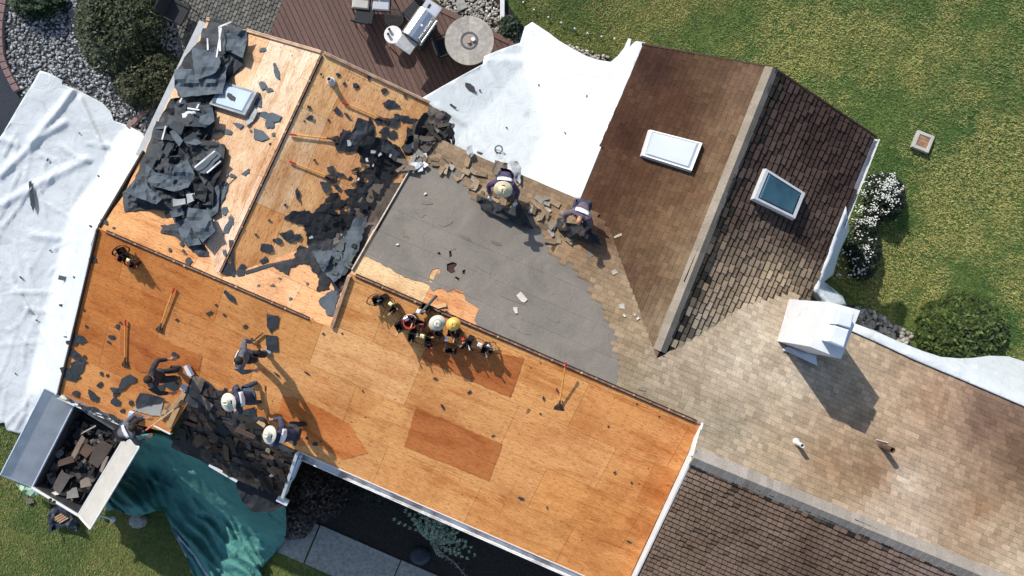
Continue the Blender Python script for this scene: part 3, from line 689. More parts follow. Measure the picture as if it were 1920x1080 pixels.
# chimney under white sheeting, two flue caps
zc = 7.35
TOPC = [pt(1554, 566, zc), pt(1613, 582, zc), pt(1577, 673, zc), pt(1519, 650, zc)]
mb = MB(); cc = sum(TOPC, V3())/4; lev = []
for t in (0, .35, .7, 1.0):
    ring = []
    for i in range(4):
        for k in range(6):
            p = TOPC[i].lerp(TOPC[(i+1) % 4], k/6); base = PG.z(p.x, p.y)
            out = 1+.05*t**2
            q = V3((cc.x+(p.x-cc.x)*out, cc.y+(p.y-cc.y)*out, 0)); q.z = zc+(PG.z(q.x, q.y)+.02-zc)*t
            ring.append(q)
    lev.append(ring)
vs = [p for r in lev for p in r]; fs = [tuple(range(24))[::-1]]
for l in range(3):
    for i in range(24): fs.append((l*24+i, l*24+(i+1) % 24, (l+1)*24+(i+1) % 24, (l+1)*24+i))
mb.add(vs, fs); chim = mb.build('chimney', 'wrap_white', house)
for quad, zb in (([(1573, 580), (1601, 587), (1595, 616), (1567, 608)], zc+.34), ([(1565, 610), (1592, 619), (1582, 652), (1552, 640)], zc+.34)):
    tp = [pt(u, v, zb) for u, v in quad]; mb = MB(); c = sum(tp, V3())/4
    bs = [V3((p.x, p.y, zc-.01)) for p in tp]; mid = [p+V3((0, 0, -.05)) for p in tp]; ap = [p+(c-p)*.14+V3((0, 0, .02)) for p in tp]
    mb.add(tp+ap+bs, [(4, 5, 6, 7)]+[(i, (i+1) % 4, 4+(i+1) % 4, 4+i) for i in range(4)]+[(8+i, 8+(i+1) % 4, (i+1) % 4, i) for i in range(4)]); mb.build('flue_cap', 'cap_white', chim)
mb = MB(); fl = [(1466, 655), (1478, 650), (1530, 668), (1533, 686), (1520, 680)]
sheet(mb, fl, lambda u, v: PG.at(u, v, .10+.05*nz(u*.1, v*.1)), 8, (), .01); mb.build('sheet_skirt', 'wrap_white', chim)
# vent pipes
def vent(pl, u, v, h, r, rim='pipe_white', m='pipe_white', tilt=(0, 0)):
    b = pl.at(u, v); mb = MB(); mb.lathe([(r*1.9, .0), (r*1.8, .02), (r*1.3, .04), (r*1.1, .10), (r, .13), (r, h), (r*.78, h), (r*.78, h-.15), (.0001, h-.15)], b, None, 16)
    k = mb.build('vent_pipe', m, house, smooth=False); m2 = MB(); m2.lathe([(r*.76, h-.10), (.0001, h-.099)], b, None, 12); m2.build('pipe_opening', 'hole', k); return k
vent(PWR, 621, 153, .24, .055); vent(PG, 1492, 829, .42, .05); vent(PG, 1652, 835, .55, .065, m='rust_steel')
trim('drip_edge', PG.at(1643, 824, .05), PG.at(1665, 830, .05), 'white_paint', .02, .02)

# ------------------------------------------------------------------ loose felt and shingles
def flake(poly, pl, m, name, label, cat, group, lift=.015, bumpy=.02, res=None, jg=None, holes=(), th=.010, slope=None, origin=None, sc=.06):
    mb = MB(); po = jag(poly, *(jg or (3.2, .8))); cx = sum(p[0] for p in poly)/len(poly); cy = sum(p[1] for p in poly)/len(poly); sd = R.uniform(0, 90)
    def fz(u, v):
        e = min(_sd(u, v, po[i], po[(i+1) % len(po)]) for i in range(len(po))) if bumpy > .03 else 0
        h = lift+bumpy*(.5+nz(u*sc+sd, v*sc, sd)) + bumpy*.4*nz(u*.17, v*.17, sd)
        if slope: h += slope[0]*(u-cx)+slope[1]*(v-cy)
        return pl.at(u, v, max(th+.003, h))
    sheet(mb, po, fz, res, holes, th); ob = mb.build(name, m, None, origin); return tag(ob, label, cat, group)
def blob(u, v, r, e=1.0, a=0.0, n=None):
    n = n or R.randint(5, 9); out = []
    for k in range(n):
        t = 2*math.pi*k/n+R.uniform(-.25, .25); rr = r*R.uniform(.55, 1.25); x = rr*math.cos(t)*e; y = rr*math.sin(t)/math.sqrt(e)
        out.append((u+x*math.cos(a)-y*math.sin(a), v+x*math.sin(a)+y*math.cos(a)))
    return out
LF = 'torn black felt scrap lying flat on the bare orange plywood of the front slope'
for (u, v, r, e, a) in [(150, 635, 10, 1.3, .3), (128, 642, 6, 1.2, 0), (140, 644, 5, 1, 0), (220, 611, 5, 1.3, -1), (225, 605, 3, 1, 0), (210, 632, 6, 1.5, 0), (204, 642, 4, 1.5, .5), (140, 667, 11, 1.4, .8), (153, 675, 10, 1.6, .5), (159, 669, 4, 1, 0), (143, 690, 16, 1.1, .4), (125, 700, 12, 1.3, .2), (133, 706, 13, 1.4, 0), (187, 721, 6, 1.3, -.6), (172, 742, 10, 1.5, .9), (180, 750, 7, 1.2, 0), (217, 737, 7, 1, 0), (217, 753, 9, 1, 0), (142, 738, 7, 1.5, .3),
                  (327, 666, 6, 1.3, .2), (297, 728, 11, 1.2, -.5), (320, 722, 11, 1.3, .6), (430, 556, 11, 1.8, .8), (392, 587, 5, 1.4, -.7), (331, 600, 3, 1, 0), (405, 572, 3, 1, 0), (420, 590, 3, 1, 0), (460, 612, 4, 1.3, 0), (606, 626, 4, 1.3, 0), (641, 625, 3, 1.3, .5), (817, 710, 5, 1.8, .3), (880, 735, 6, 1.7, -.6), (829, 762, 6, 1.8, 1), (680, 734, 3, 1.5, 1.2), (1019, 747, 5, 1.8, 1.4), (1044, 731, 4, 1.9, 1.4), (1141, 800, 4, 1.2, 0), (1194, 757, 3, 1, 0), (1236, 781, 3, 1, 0), (976, 935, 6, 1.6, .3), (1026, 952, 4, 1.6, 1), (1152, 886, 4, 1.7, -.3), (1184, 905, 4, 1.2, .5), (1180, 1016, 5, 2.4, .3), (156, 581, 3, 1, 0), (161, 612, 3, 1, 0), (201, 704, 3, 1, 0), (452, 655, 2.5, 1, 0), (575, 700, 5, 2.4, .6), (519, 702, 6, 2.2, .7), (1054, 753, 3, 1, 0), (1013, 776, 3, 1, 0), (989, 770, 5, 2.6, -.9), (575, 822, 6, 1, 0), (590, 832, 9, 1.2, .3), (601, 828, 4, 1, 0), (553, 832, 6, 1, 0), (925, 817, 4, 1.5, -.4), (173, 487, 8, 1.2, 1), (245, 755, 6, 1, .3), (190, 700, 4, 1, 0), (230, 770, 5, 1.2, .4)]:
    flake(blob(u, v, r*(.62 if u > 480 else 1), e, a), PF, 'dark_felt', 'felt_scrap', LF, 'felt scrap', 'felt scraps on the front slope', .014, .02)
for (u, v, r) in [(133, 752, 5), (160, 765, 6), (176, 768, 7), (196, 782, 5), (211, 783, 7), (222, 790, 6), (150, 760, 4), (236, 796, 6)]:
    flake(blob(u, v, r, 1.5, .5), PF, 'dark_felt', 'felt_scrap', 'dark scrap caught on the white gutter above the trailer', 'felt scrap', 'felt scraps on the front gutter', .03, .04)
flake([(205, 727), (222, 728), (228, 710), (244, 702), (255, 708), (256, 714), (240, 722), (222, 737), (210, 735)], PF, 'dark_felt', 'felt_scrap', 'comma shaped black felt piece on plywood left of the spread armed worker', 'felt scrap', None, .016, .03, jg=(5, 1))
flake([(500, 589), (523, 592), (521, 613), (510, 620), (508, 626), (504, 618), (500, 612)], PF, 'dark_felt', 'felt_scrap', 'dark five sided felt piece standing just above the flat rectangular shingle on the front slope', 'felt scrap', None, .016, .03, jg=(6, 1))
flake([(498, 628), (520, 630), (521, 660), (500, 658)], PF, 'dark_felt', 'shingle', 'flat rectangular dark shingle lying alone on bare plywood beside the standing worker', 'shingle', None, .02, .015)
flake([(254, 757), (262, 737), (288, 741), (310, 748), (300, 757), (275, 760), (256, 766)], PF, 'dark_felt', 'felt_scrap', 'long black felt strip on plywood above the bent worker at the eave', 'felt scrap', None, .02, .04, 8, (6, 1.5))
flake([(318, 757), (326, 760), (316, 780), (304, 786), (300, 772)], PF, 'grey_felt', 'felt_scrap', 'grey brown felt piece beside the held shovel handle at the front eave', 'felt scrap', None, .03, .03, None, (6, 1))
LW = 'torn black felt scrap on the pale plywood between the ridge and the rear deck'
for (u, v, r, e, a) in [(602, 139, 3, 1, 0), (634, 140, 4, 1.3, .4), (666, 160, 6, 1.4, .6), (720, 171, 7, 1.3, 0), (734, 196, 11, 1.4, .2), (692, 146, 4, 1.4, 1.4), (632, 208, 8, 1.3, .2), (652, 217, 5, 1.6, .8), (582, 220, 7, 1.4, -.6), (580, 201, 4, 1.5, .3), (760, 180, 4, 1.3, 0), (646, 157, 3, 1, 0), (571, 228, 2.5, 1, 0), (616, 225, 2.5, 1, 0), (559, 366, 9, 2.2, 1.5), (610, 349, 10, 1.1, .8), (622, 316, 8, 1, .3), (636, 327, 7, 2.6, .25), (633, 352, 6, 1.6, .6), (665, 318, 6, 1.7, -.5), (620, 335, 9, 1.3, .6), (540, 443, 14, 1.1, .8), (521, 451, 7, 1.6, .1), (559, 446, 8, 1.2, .8), (501, 466, 11, 1.1, .3), (497, 492, 11, 1.0, .8), (535, 384, 3, 1, 0), (505, 413, 3, 1, 0), (507, 270, 3, 1, 0), (650, 250, 9, 1.2, 0), (712, 225, 9, 1.2, .5), (740, 230, 12, 1.3, .2), (722, 246, 11, 1, 0), (735, 252, 9, 1, .4), (757, 222, 9, 1.3, .4), (768, 250, 9, 1.5, 1.5), (770, 226, 8, 1.6, .2), (745, 218, 7, 1, 0), (590, 300, 3, 1, 0), (570, 395, 3, 1, 0), (480, 440, 3, 1, 0)]:
    flake(blob(u, v, r, e, a), PWR, 'dark_felt', 'felt_scrap', LW, 'felt scrap', 'felt scraps on the slope facing the deck', .014, .03)
LL = 'torn slate grey felt scrap on the pale cream plywood beside the large dark felt pile'
for (u, v, r, e, a) in [(519, 137, 8, 2.4, 1.3), (492, 93, 5, 1.3, -.3), (510, 220, 15, 1.1, .6), (503, 232, 9, 1.2, 1), (487, 253, 13, 1.3, .2), (422, 344, 8, 1.1, .6), (460, 323, 6, 1.7, -.8), (436, 329, 5, 1.4, .4), (425, 328, 4, 1.2, .2), (415, 371, 10, 3.2, -1.15), (420, 395, 8, 1, .2), (427, 425, 10, 2.0, -1.0), (433, 412, 6, 2.0, 1.2), (422, 475, 5, 1.6, 1.4), (425, 247, 9, 1.6, -.1), (408, 246, 6, 1.8, -.2), (512, 252, 4, 1.3, -.2), (495, 215, 9, 1.2, .4), (470, 245, 2.5, 1, 0), (480, 190, 10, 1.4, .4), (492, 160, 8, 1.5, .5), (505, 168, 6, 1.6, .4), (447, 235, 8, 1.5, .5)]:
    flake(blob(u, v, r, e, a), PWL, 'slate_felt', 'felt_scrap', LL, 'felt scrap', 'felt scraps on the cream plywood left of the ridge', .014, .03)
for (u, v, r, e, a) in [(353, 489, 7, 1.2, 1.2), (318, 468, 4, 1.4, 1), (345, 472, 4, 2, .7), (195, 415, 5, 1.5, .5), (213, 427, 3, 1.4, 0), (340, 458, 5, 1, 0)]:
    flake(blob(u, v, r, e, a), PB, 'dark_felt', 'felt_scrap', 'small dark felt scrap on the orange plywood triangle below the felt pile', 'felt scrap', 'felt scraps on the plywood triangle', .014, .02)
for (u, v, r, e, a) in [(512, 535, 4, 1.3, 0), (576, 532, 3, 1, 0), (545, 560, 3, 1, 0), (485, 535, 3, 1.2, 0), (525, 522, 3, 1.6, .5)]:
    flake(blob(u, v, r, e, a), PB, 'slate_felt', 'felt_scrap', 'tiny grey felt scrap on orange plywood behind the left ridge slot', 'felt scrap', 'felt scraps behind the left ridge slot', .012, .01)
LT = 'small black felt scrap lying on the white ground sheet'
for k, (u, v, r, e, a, lb) in enumerate([(882, 164, 11, 1.1, .9, 'ragged black felt scrap on the white sheet below the round wooden table'), (60, 366, 8, 3.4, 1.45, 'thin black sliver on the white sheet far left of the felt pile'), (116, 573, 4, 1.3, .5, 'small dark chip on the white sheet left of the front slope'), (850, 200, 4, 2.2, .6, 'dark chip on the white sheet beside the torn shingle heap corner'), (850, 262, 8, 2.2, 1.4, 'black curl of felt at the heap edge on the white sheet'), (172, 425, 4, 1.6, .3, 'little dark scrap on the white sheet beside the left roof corner'), (125, 632, 3, 2, 0, 'tiny dark fleck on the white sheet by the left rake')]):
    po = blob(u, v, r, e, a); mb = MB(); zz = 1.45 if u > 700 else (1.0 if u > 110 else .2)
    flake(po, GRD, 'dark_felt', 'felt_scrap', lb, 'felt scrap', None, .05 if u < 110 else .02, .0)
    bpy.context.scene.collection.objects[-1]['_t'] = 1
for (u, v, r) in [(90, 300, 2.2), (150, 250, 2), (40, 520, 2.5), (70, 600, 2), (140, 520, 2.5), (30, 700, 2), (95, 470, 1.8), (185, 330, 2.2), (1010, 160, 2), (950, 240, 2.2), (1060, 250, 1.8), (900, 170, 2), (1100, 180, 1.8)]:
    flake(blob(u, v, r, 1.4, R.uniform(0, 3)), GRD, 'dark_felt', 'felt_scrap', 'tiny dark fleck on a white protective sheet', 'felt scrap', 'dark flecks on the white sheets', .02, .0)
    bpy.context.scene.collection.objects[-1]['_t'] = 1
mb = MB(); qd = [gat(112, 516), gat(135, 521), gat(133, 529), gat(110, 524)]; mb.add([p+V3((0, 0, .012)) for p in qd]+qd, [(3, 2, 1, 0), (4, 5, 6, 7), (0, 1, 5, 4), (1, 2, 6, 5), (2, 3, 7, 6), (3, 0, 4, 7)]); o_ = tag(mb.build('shingle', 'slate_felt'), 'flat grey rectangular shingle lying on the left white sheet', 'shingle'); o_['_t'] = 1
TARP_BITS = [o for o in COL.objects if o.get('_t')]
# left pile of large felt sheets
def pileb(u, v, off):
    a, b = PWL.at(u, v, off), PB.at(u, v, off); return a if a.z > b.z else b
PILE_OUT = [(394, 33), (433, 42), (462, 54), (464, 75), (455, 110), (446, 134), (428, 150), (418, 176), (398, 182), (396, 196), (404, 205), (402, 235), (394, 262), (420, 270), (424, 285), (416, 318), (405, 343), (413, 346), (408, 398), (398, 410), (404, 433), (382, 456), (391, 480), (371, 480), (351, 463), (337, 442), (300, 436), (306, 424), (329, 420), (322, 402), (313, 393), (285, 392), (262, 393), (233, 397), (230, 363), (253, 336), (262, 308), (278, 270), (292, 232), (322, 196), (338, 184), (327, 164), (329, 131), (348, 110), (360, 90), (376, 76)]
mb = MB(); po_ = jag(PILE_OUT, 7, 1.8)
sheet(mb, po_, lambda u, v: pileb(u, v, max(.02, min(.13, .006*min(_sd(u, v, PILE_OUT[i], PILE_OUT[(i+1) % len(PILE_OUT)]) for i in range(len(PILE_OUT))))*(1+1.3*nz(u*.09, v*.09, 3))+.03)), 6, (), .012)
tag(mb.build('felt_sheet', 'dark_felt'), 'broad crumpled dark felt layer underlying the whole pile on the left wing', 'felt sheet')
PILE = [
 ([(394, 33), (433, 42), (462, 53), (440, 60), (420, 56), (389, 49)], 'black_felt', .03, .05, 'black felt tongue at the top corner of the left wing by the patio'),
 ([(418, 109), (453, 105), (457, 120), (440, 136), (428, 150), (415, 140)], 'black_felt', .03, .05, 'black shape painted as the shadow under the curled sheet above the grey skylight'),  # black sheet standing in for the shadow below the curled sheet
 ([(320, 185), (400, 178), (398, 238), (380, 268), (300, 290), (290, 240)], 'black_felt', .05, .12, 'black crumpled felt base between the skylight and the left gutter'),
 ([(287, 268), (380, 262), (422, 272), (415, 320), (400, 350), (400, 400), (370, 410), (330, 400), (262, 360), (262, 310)], 'black_felt', .05, .14, 'wide black crumpled felt lying under the fan shaped sheets'),
 ([(420, 62), (462, 56), (464, 73), (455, 109), (433, 98), (416, 96)], 'slate_felt', .22, .14, 'curled slate felt sheet at the upper right of the left pile'),
 ([(380, 53), (420, 53), (429, 93), (413, 109), (389, 96), (374, 80)], 'dark_felt', .16, .10, 'dark felt sheet with pale strips at the head of the left pile'),
 ([(327, 130), (362, 129), (367, 151), (409, 136), (428, 117), (417, 176), (380, 178), (340, 183), (327, 162)], 'slate_felt', .24, .14, 'broad slate felt sheet reaching from the left gutter to the grey skylight'),
 ([(360, 89), (389, 97), (404, 87), (414, 116), (404, 136), (367, 151), (362, 127)], 'slate_felt', .40, .10, 'pointed grey felt sheet lying on top of the broad slate sheet'),
 ([(345, 108), (360, 92), (364, 125), (350, 135), (340, 122)], 'black_felt', .20, .08, 'small dark felt sheet at the gutter beside the pointed grey sheet'),
 ([(327, 196), (376, 191), (373, 233), (340, 240), (327, 233)], 'dark_felt', .25, .12, 'square dark felt sheet below the skylight corner in the left pile'),
 ([(376, 204), (398, 202), (402, 227), (384, 240), (373, 229)], 'slate_felt', .28, .12, 'rounded felt sheet next to the skylight lower corner'),
 ([(293, 227), (313, 233), (309, 262), (286, 262)], 'dark_felt', .25, .08, 'upright dark felt sheet close to the left gutter'),
 ([(318, 247), (327, 242), (343, 264), (336, 275)], 'slate_felt', .36, .04, 'narrow slate shingle strip tilted in the middle of the left pile'),
 ([(345, 258), (372, 262), (380, 268), (368, 272), (348, 268)], 'slate_felt', .32, .06, 'small bluish felt sheet in the dark hollow of the left pile'),
 ([(273, 287), (309, 298), (318, 307), (324, 313), (316, 331), (293, 326), (280, 307)], 'dark_felt', .26, .08, 'dark felt sheet above the large fan shaped sheet'),
 ([(271, 333), (275, 308), (293, 324), (316, 329), (329, 311), (351, 298), (365, 327), (353, 351), (327, 359), (284, 349)], 'slate_felt', .42, .16, 'large fan shaped slate felt sheet on top of the left pile'),
 ([(231, 364), (264, 373), (293, 382), (318, 387), (313, 394), (285, 392), (260, 393), (233, 397)], 'dark_felt', .03, .02, 'flat dark felt strip under the left flap along the plywood triangle'),
 ([(229, 362), (253, 336), (271, 336), (278, 350), (304, 373), (293, 383), (264, 373), (242, 364)], 'slate_felt', .26, .14, 'curled slate flap hanging at the left rake of the pile'),
 ([(253, 336), (262, 318), (276, 318), (280, 345), (268, 352)], 'dark_felt', .28, .10, 'dark felt fold between the left flap and the fan shaped sheet'),
 ([(364, 316), (404, 282), (416, 291), (384, 326)], 'slate_felt', .30, .05, 'long plank like shingle strip with pale edges right of the fan sheet'),
 ([(407, 262), (422, 280), (418, 305), (384, 329), (388, 318), (410, 296)], 'dark_felt', .14, .08, 'dark felt sheet bordering the cream plywood on the right of the pile'),
 ([(402, 342), (413, 344), (408, 398), (396, 407), (387, 393)], 'slate_felt', .08, .08, 'long slate strip along the right foot of the pile'),
 ([(324, 373), (347, 372), (348, 382), (324, 387)], 'chalk_grey', .42, .03, 'grey shingle tab in the middle of the lower pile'),
 ([(349, 364), (365, 362), (364, 376), (351, 382)], 'chalk_grey', .42, .04, 'grey broken shingle tab right of the middle tab'),
 ([(318, 396), (340, 388), (344, 402), (322, 408)], 'slate_felt', .26, .10, 'crumpled slate piece at the lower foot of the pile'),
 ([(353, 389), (389, 393), (404, 433), (380, 455), (362, 433), (350, 408)], 'slate_felt', .30, .14, 'bulging slate felt roll at the lowest end of the pile'),
 ([(329, 418), (353, 407), (364, 433), (378, 458), (351, 463), (338, 442)], 'slate_felt', .16, .10, 'slate felt sheet tucked beside the bulging roll'),
 ([(300, 422), (329, 422), (342, 440), (346, 455), (325, 440), (300, 436), (306, 429)], 'dark_felt', .03, .02, 'forked dark felt strip on the plywood triangle beside the roll'),
 ([(353, 463), (382, 456), (391, 480), (371, 479), (356, 471)], 'dark_felt', .03, .02, 'dark felt tail below the bulging roll near the valley'),
 ([(352, 350), (372, 340), (390, 352), (384, 380), (366, 372)], 'black_felt', .22, .12, 'black crumpled felt right of the grey tabs'),
]
for (po, m, lf, bp, lb) in PILE:
    pl = PWL
    if po[0][1] > 355 and po[0][0] < 345: pl = PB
    flake(po, pl, m, 'felt_sheet', lb, 'felt sheet', None, lf, bp, 7, (9, 1.2), (), .012, None, None, .045)
# scattered stiff shingle pieces on the piles
def shard(pl, u, v, L, W, a, lift, c, label, cat, group, m='shingle', tilt=.25, name='shingle_piece', th=.010):
    p = pl.at(u, v, lift); d = V3((math.cos(a), math.sin(a), 0)); d.z = pl.ax*d.x+pl.ay*d.y+R.uniform(-tilt, tilt); nn = (pl.normal()+V3((R.uniform(-tilt, tilt), R.uniform(-tilt, tilt), 0))).normalized()
    f = frame(d, nn); mb = MB(); k = 5; top = []
    xs = [-.5, .5, .5+R.uniform(-.1, .06), R.uniform(.05, .3), -.3+R.uniform(-.1, .1), -.5+R.uniform(0, .12)]; ys = [-.5+R.uniform(0, .15), -.5, .3+R.uniform(0, .2), .5, .5-R.uniform(0, .3), .25]
    for x, y in zip(xs, ys): top.append(p+f @ V3((x*L, y*W, 0)))
    bot = [q-nn*th for q in top]; n = 6
    mb.add(top+bot, [tuple(range(n)), tuple(range(2*n-1, n-1, -1))]+[(i, n+i, n+(i+1) % n, (i+1) % n) for i in range(n)], c)
    return tag(mb.build(name, m, None, p), label, cat, group)
def rpt(poly):
    x0, x1 = min(p[0] for p in poly), max(p[0] for p in poly); y0, y1 = min(p[1] for p in poly), max(p[1] for p in poly)
    while True:
        u, v = R.uniform(x0, x1), R.uniform(y0, y1)
        if inpoly(poly, u, v): return u, v
A_ = [(325, 190), (395, 195), (395, 240), (375, 275), (290, 285), (300, 235)]
for _ in range(9):
    u, v = rpt(A_); shard(PWL, u, v, R.uniform(.2, .55), R.uniform(.12, .28), R.uniform(0, 6.3), R.uniform(.25, .45), tint((.05, .058, .066), .5, 1.6), 'broken dark shingle in the heap between the grey skylight and the left gutter', 'shingle', 'broken shingles in the left pile', tilt=.5)
for _ in range(6):
    u, v = rpt([(320, 355), (365, 350), (385, 395), (350, 410), (318, 400)]); shard(PWL, u, v, R.uniform(.15, .4), R.uniform(.1, .22), R.uniform(0, 6.3), R.uniform(.3, .45), tint((.05, .056, .062), .5, 1.9), 'broken dark shingle heaped below the fan shaped felt sheet', 'shingle', 'broken shingles below the fan sheet', tilt=.5)
for (a, b) in [((389, 72), (390, 94)), ((415, 52), (406, 108)), ((411, 50), (413, 96)), ((412, 50), (434, 41)), ((311, 236), (304, 262)), ((337, 192), (341, 184)), ((352, 203), (374, 206)), ((369, 203), (373, 195)), ((365, 314), (403, 283)), ((388, 324), (414, 302))]:
    mb = MB(); p, q = PWL.at(*a, .46), PWL.at(*b, .44); mb.box((p+q)/2, ((q-p).length, .035, .02), frame(q-p, (0, 0, 1)))
    tag(mb.build('metal_strip', 'worn_white', None, (p+q)/2), 'thin pale metal edge strip sticking out of the left felt pile', 'metal strip', 'pale metal strips in the left pile')
flake([(341, 213), (352, 208), (366, 209), (367, 213), (352, 213), (348, 220), (342, 221)], PWL, 'white_tarp', 'paper_scrap', 'bent white scrap lying on the square dark felt sheet', 'scrap', None, .50, .03)
flake([(427, 174), (434, 176), (442, 183), (440, 190), (430, 186), (425, 180)], PWL, 'dark_felt', 'felt_scrap', 'dark felt scrap lying in the middle of the grey skylight pane', 'felt scrap', None, .205, .0)
flake([(398, 184), (405, 182), (404, 192), (397, 191)], PWL, 'slate_felt', 'felt_scrap', 'rounded felt bit on the left edge of the grey skylight pane', 'felt scrap', None, .205, .0)
flake([(466, 222), (478, 203), (485, 206), (474, 228), (462, 235), (458, 230)], PWL, 'chalk_grey', 'metal_flashing', 'bent grey flashing strip lying right of the grey skylight', 'flashing', None, .05, .05)
def wingz(u, v, o):
    a, b, p = PWL.at(u, v, o), PWR.at(u, v, o), PB.at(u, v, o); r = a if a.z < b.z else b; return r if r.z > p.z else p
# dark sheet over the valley and the slope facing the deck
N1 = [(628, 270), (640, 248), (659, 251), (671, 221), (691, 227), (695, 219), (700, 231), (704, 257), (720, 257), (736, 270), (750, 276), (760, 294), (752, 318), (735, 340), (705, 385), (690, 412), (672, 470), (654, 508), (640, 540), (634, 556), (618, 528), (618, 542), (593, 545), (594, 539), (599, 522), (587, 510), (580, 495), (560, 495), (544, 502), (540, 515), (505, 497), (564, 482), (551, 480), (562, 460), (577, 465), (576, 445), (570, 420), (547, 416), (532, 410), (550, 395), (580, 395), (587, 400), (605, 382), (615, 370), (619, 362), (635, 362), (640, 377), (655, 370), (645, 357), (667, 352), (672, 322), (695, 315), (690, 300), (680, 297), (672, 285), (631, 282)]
NH = [blob(650, 391, 7, 1.3, -.8), blob(632, 395, 5, 1.3, 1), blob(617, 380, 4, 1.8, -.4), blob(687, 338, 5, 1.1, .4), blob(678, 331, 4, 1.2, 0), blob(700, 330, 3, 1.5, 0), blob(676, 346, 3, 1.6, -.3), blob(665, 364, 3, 1, 0), blob(642, 399, 3, 1.4, 0), blob(655, 380, 4, 2, .2)]
def pmax(u, v, off):
    a, b = PWR.at(u, v, off), PB.at(u, v, off); return a if a.z > b.z else b
def big(poly, m, name, label, lift, bp, res=9, jg=(5, 1.8), holes=(), sc=.05, fn=pmax, th=.012, mats=None):
    mb = MB(); po = jag(poly, *jg)
    sheet(mb, po, lambda u, v: fn(u, v, max(.018, lift+bp*(.4+nz(u*sc, v*sc, 2))+bp*.5*abs(nz(u*.12, v*.12, 7)))), res, holes, th)
    return tag(mb.build(name, m), label, 'felt sheet')
big([(757, 342), (664, 500), (654, 512), (640, 545), (610, 470), (650, 400), (700, 345)], 'dusty_felt', 'felt_sheet', 'dusty brown felt still fixed along the white rake board', .018, .015, 10, (9, 1))
big(N1, 'black_felt', 'felt_sheet', 'huge ragged black felt sheet filling the valley left of the white rake board', .015, .028, 5, (4, 2.2), NH, .09)
big([(664, 410), (690, 405), (672, 470), (650, 512), (625, 530), (600, 500), (585, 470), (620, 470), (650, 440)], 'slate_felt', 'felt_sheet', 'greenish grey wrinkled felt patch at the low end of the black valley sheet', .15, .06, 8)
big([(597, 565), (605, 556), (622, 544), (638, 545), (624, 592), (612, 590), (610, 578), (600, 572)], 'slate_felt', 'felt_sheet', 'grey torn felt patch beside the lower end of the rake board', .02, .02, 8)
big([(600, 475), (622, 476), (615, 498), (604, 506), (598, 500), (606, 490)], 'slate_felt', 'felt_sheet', 'small curled grey felt flap standing on the valley sheet', .25, .08, 6)
for po, lb in (([(429, 450), (437, 450), (440, 518), (435, 519)], 'narrow black felt strip crossing the wing ridge'), ([(420, 494), (436, 494), (437, 516), (420, 516)], 'dark felt square at the foot of the wing ridge'), ([(440, 512), (452, 495), (460, 496), (458, 516), (446, 518)], 'dark felt scrap right of the wing ridge foot'), ([(458, 508), (505, 494), (562, 483), (563, 486), (505, 500), (460, 514)], 'long thin black felt line in the valley below the scraps')):
    big(po, 'dark_felt', 'felt_strip', lb, .02, .01, None, (9, .6), (), .05, wingz)
for _ in range(22):
    u, v = rpt([(640, 285), (720, 262), (745, 300), (700, 370), (650, 440), (590, 460), (600, 400), (650, 370)])
    shard(PWR, u, v, R.uniform(.08, .34), R.uniform(.05, .15), R.uniform(0, 6.3), R.uniform(.06, .10), tint((.016, .019, .022), .5, 2.2), 'black broken shingle strewn over the huge valley felt sheet', 'shingle', 'black shingles on the valley sheet', tilt=.08)
for _ in range(10):
    u, v = rpt([(610, 470), (670, 450), (650, 520), (610, 530)]); q = pmax(u, v, 0); pl = PWR if PWR.at(u, v).z > PB.at(u, v).z else PB
    shard(pl, u, v, R.uniform(.1, .35), R.uniform(.05, .18), R.uniform(0, 6.3), .22, tint((.05, .06, .062), .5, 2.2), 'grey broken shingle on the wrinkled felt patch beside the rake board', 'shingle', 'grey shingles near the rake board', tilt=.25)
for (u, v, s) in [(638, 466, .07), (700, 285, .07), (712, 290, .06), (655, 268, .09), (732, 292, .05), (688, 300, .06), (626, 500, .04), (640, 440, .03), (700, 310, .04), (672, 336, .05), (583, 445, .06)]:
    shard(PWR, u, v, s*1.6, s, R.uniform(0, 6), .24, (.62, .62, .6), 'small pale chip on the black valley sheet', 'chip', 'pale chips on the valley sheet', 'pebble', .2, 'paper_chip')
# planks of shingle at the top of the sheet
for (po, lf, m, lb) in [([(671, 221), (691, 227), (686, 250), (655, 285), (645, 280), (660, 250)], .18, 'dark_felt', 'long dark shingle bundle at the top of the valley sheet'),
                        ([(692, 238), (700, 232), (704, 262), (690, 285), (684, 280)], .22, 'black_felt', 'narrow black shingle roll beside the long dark bundle'),
                        ([(718, 263), (752, 288), (750, 306), (740, 302), (712, 280)], .10, 'dark_felt', 'wide dark shingle strip leading to the rake board top')]:
    flake(po, PWR, m, 'shingle_bundle', lb, 'shingle bundle', None, lf, .06, 7, (8, .8))
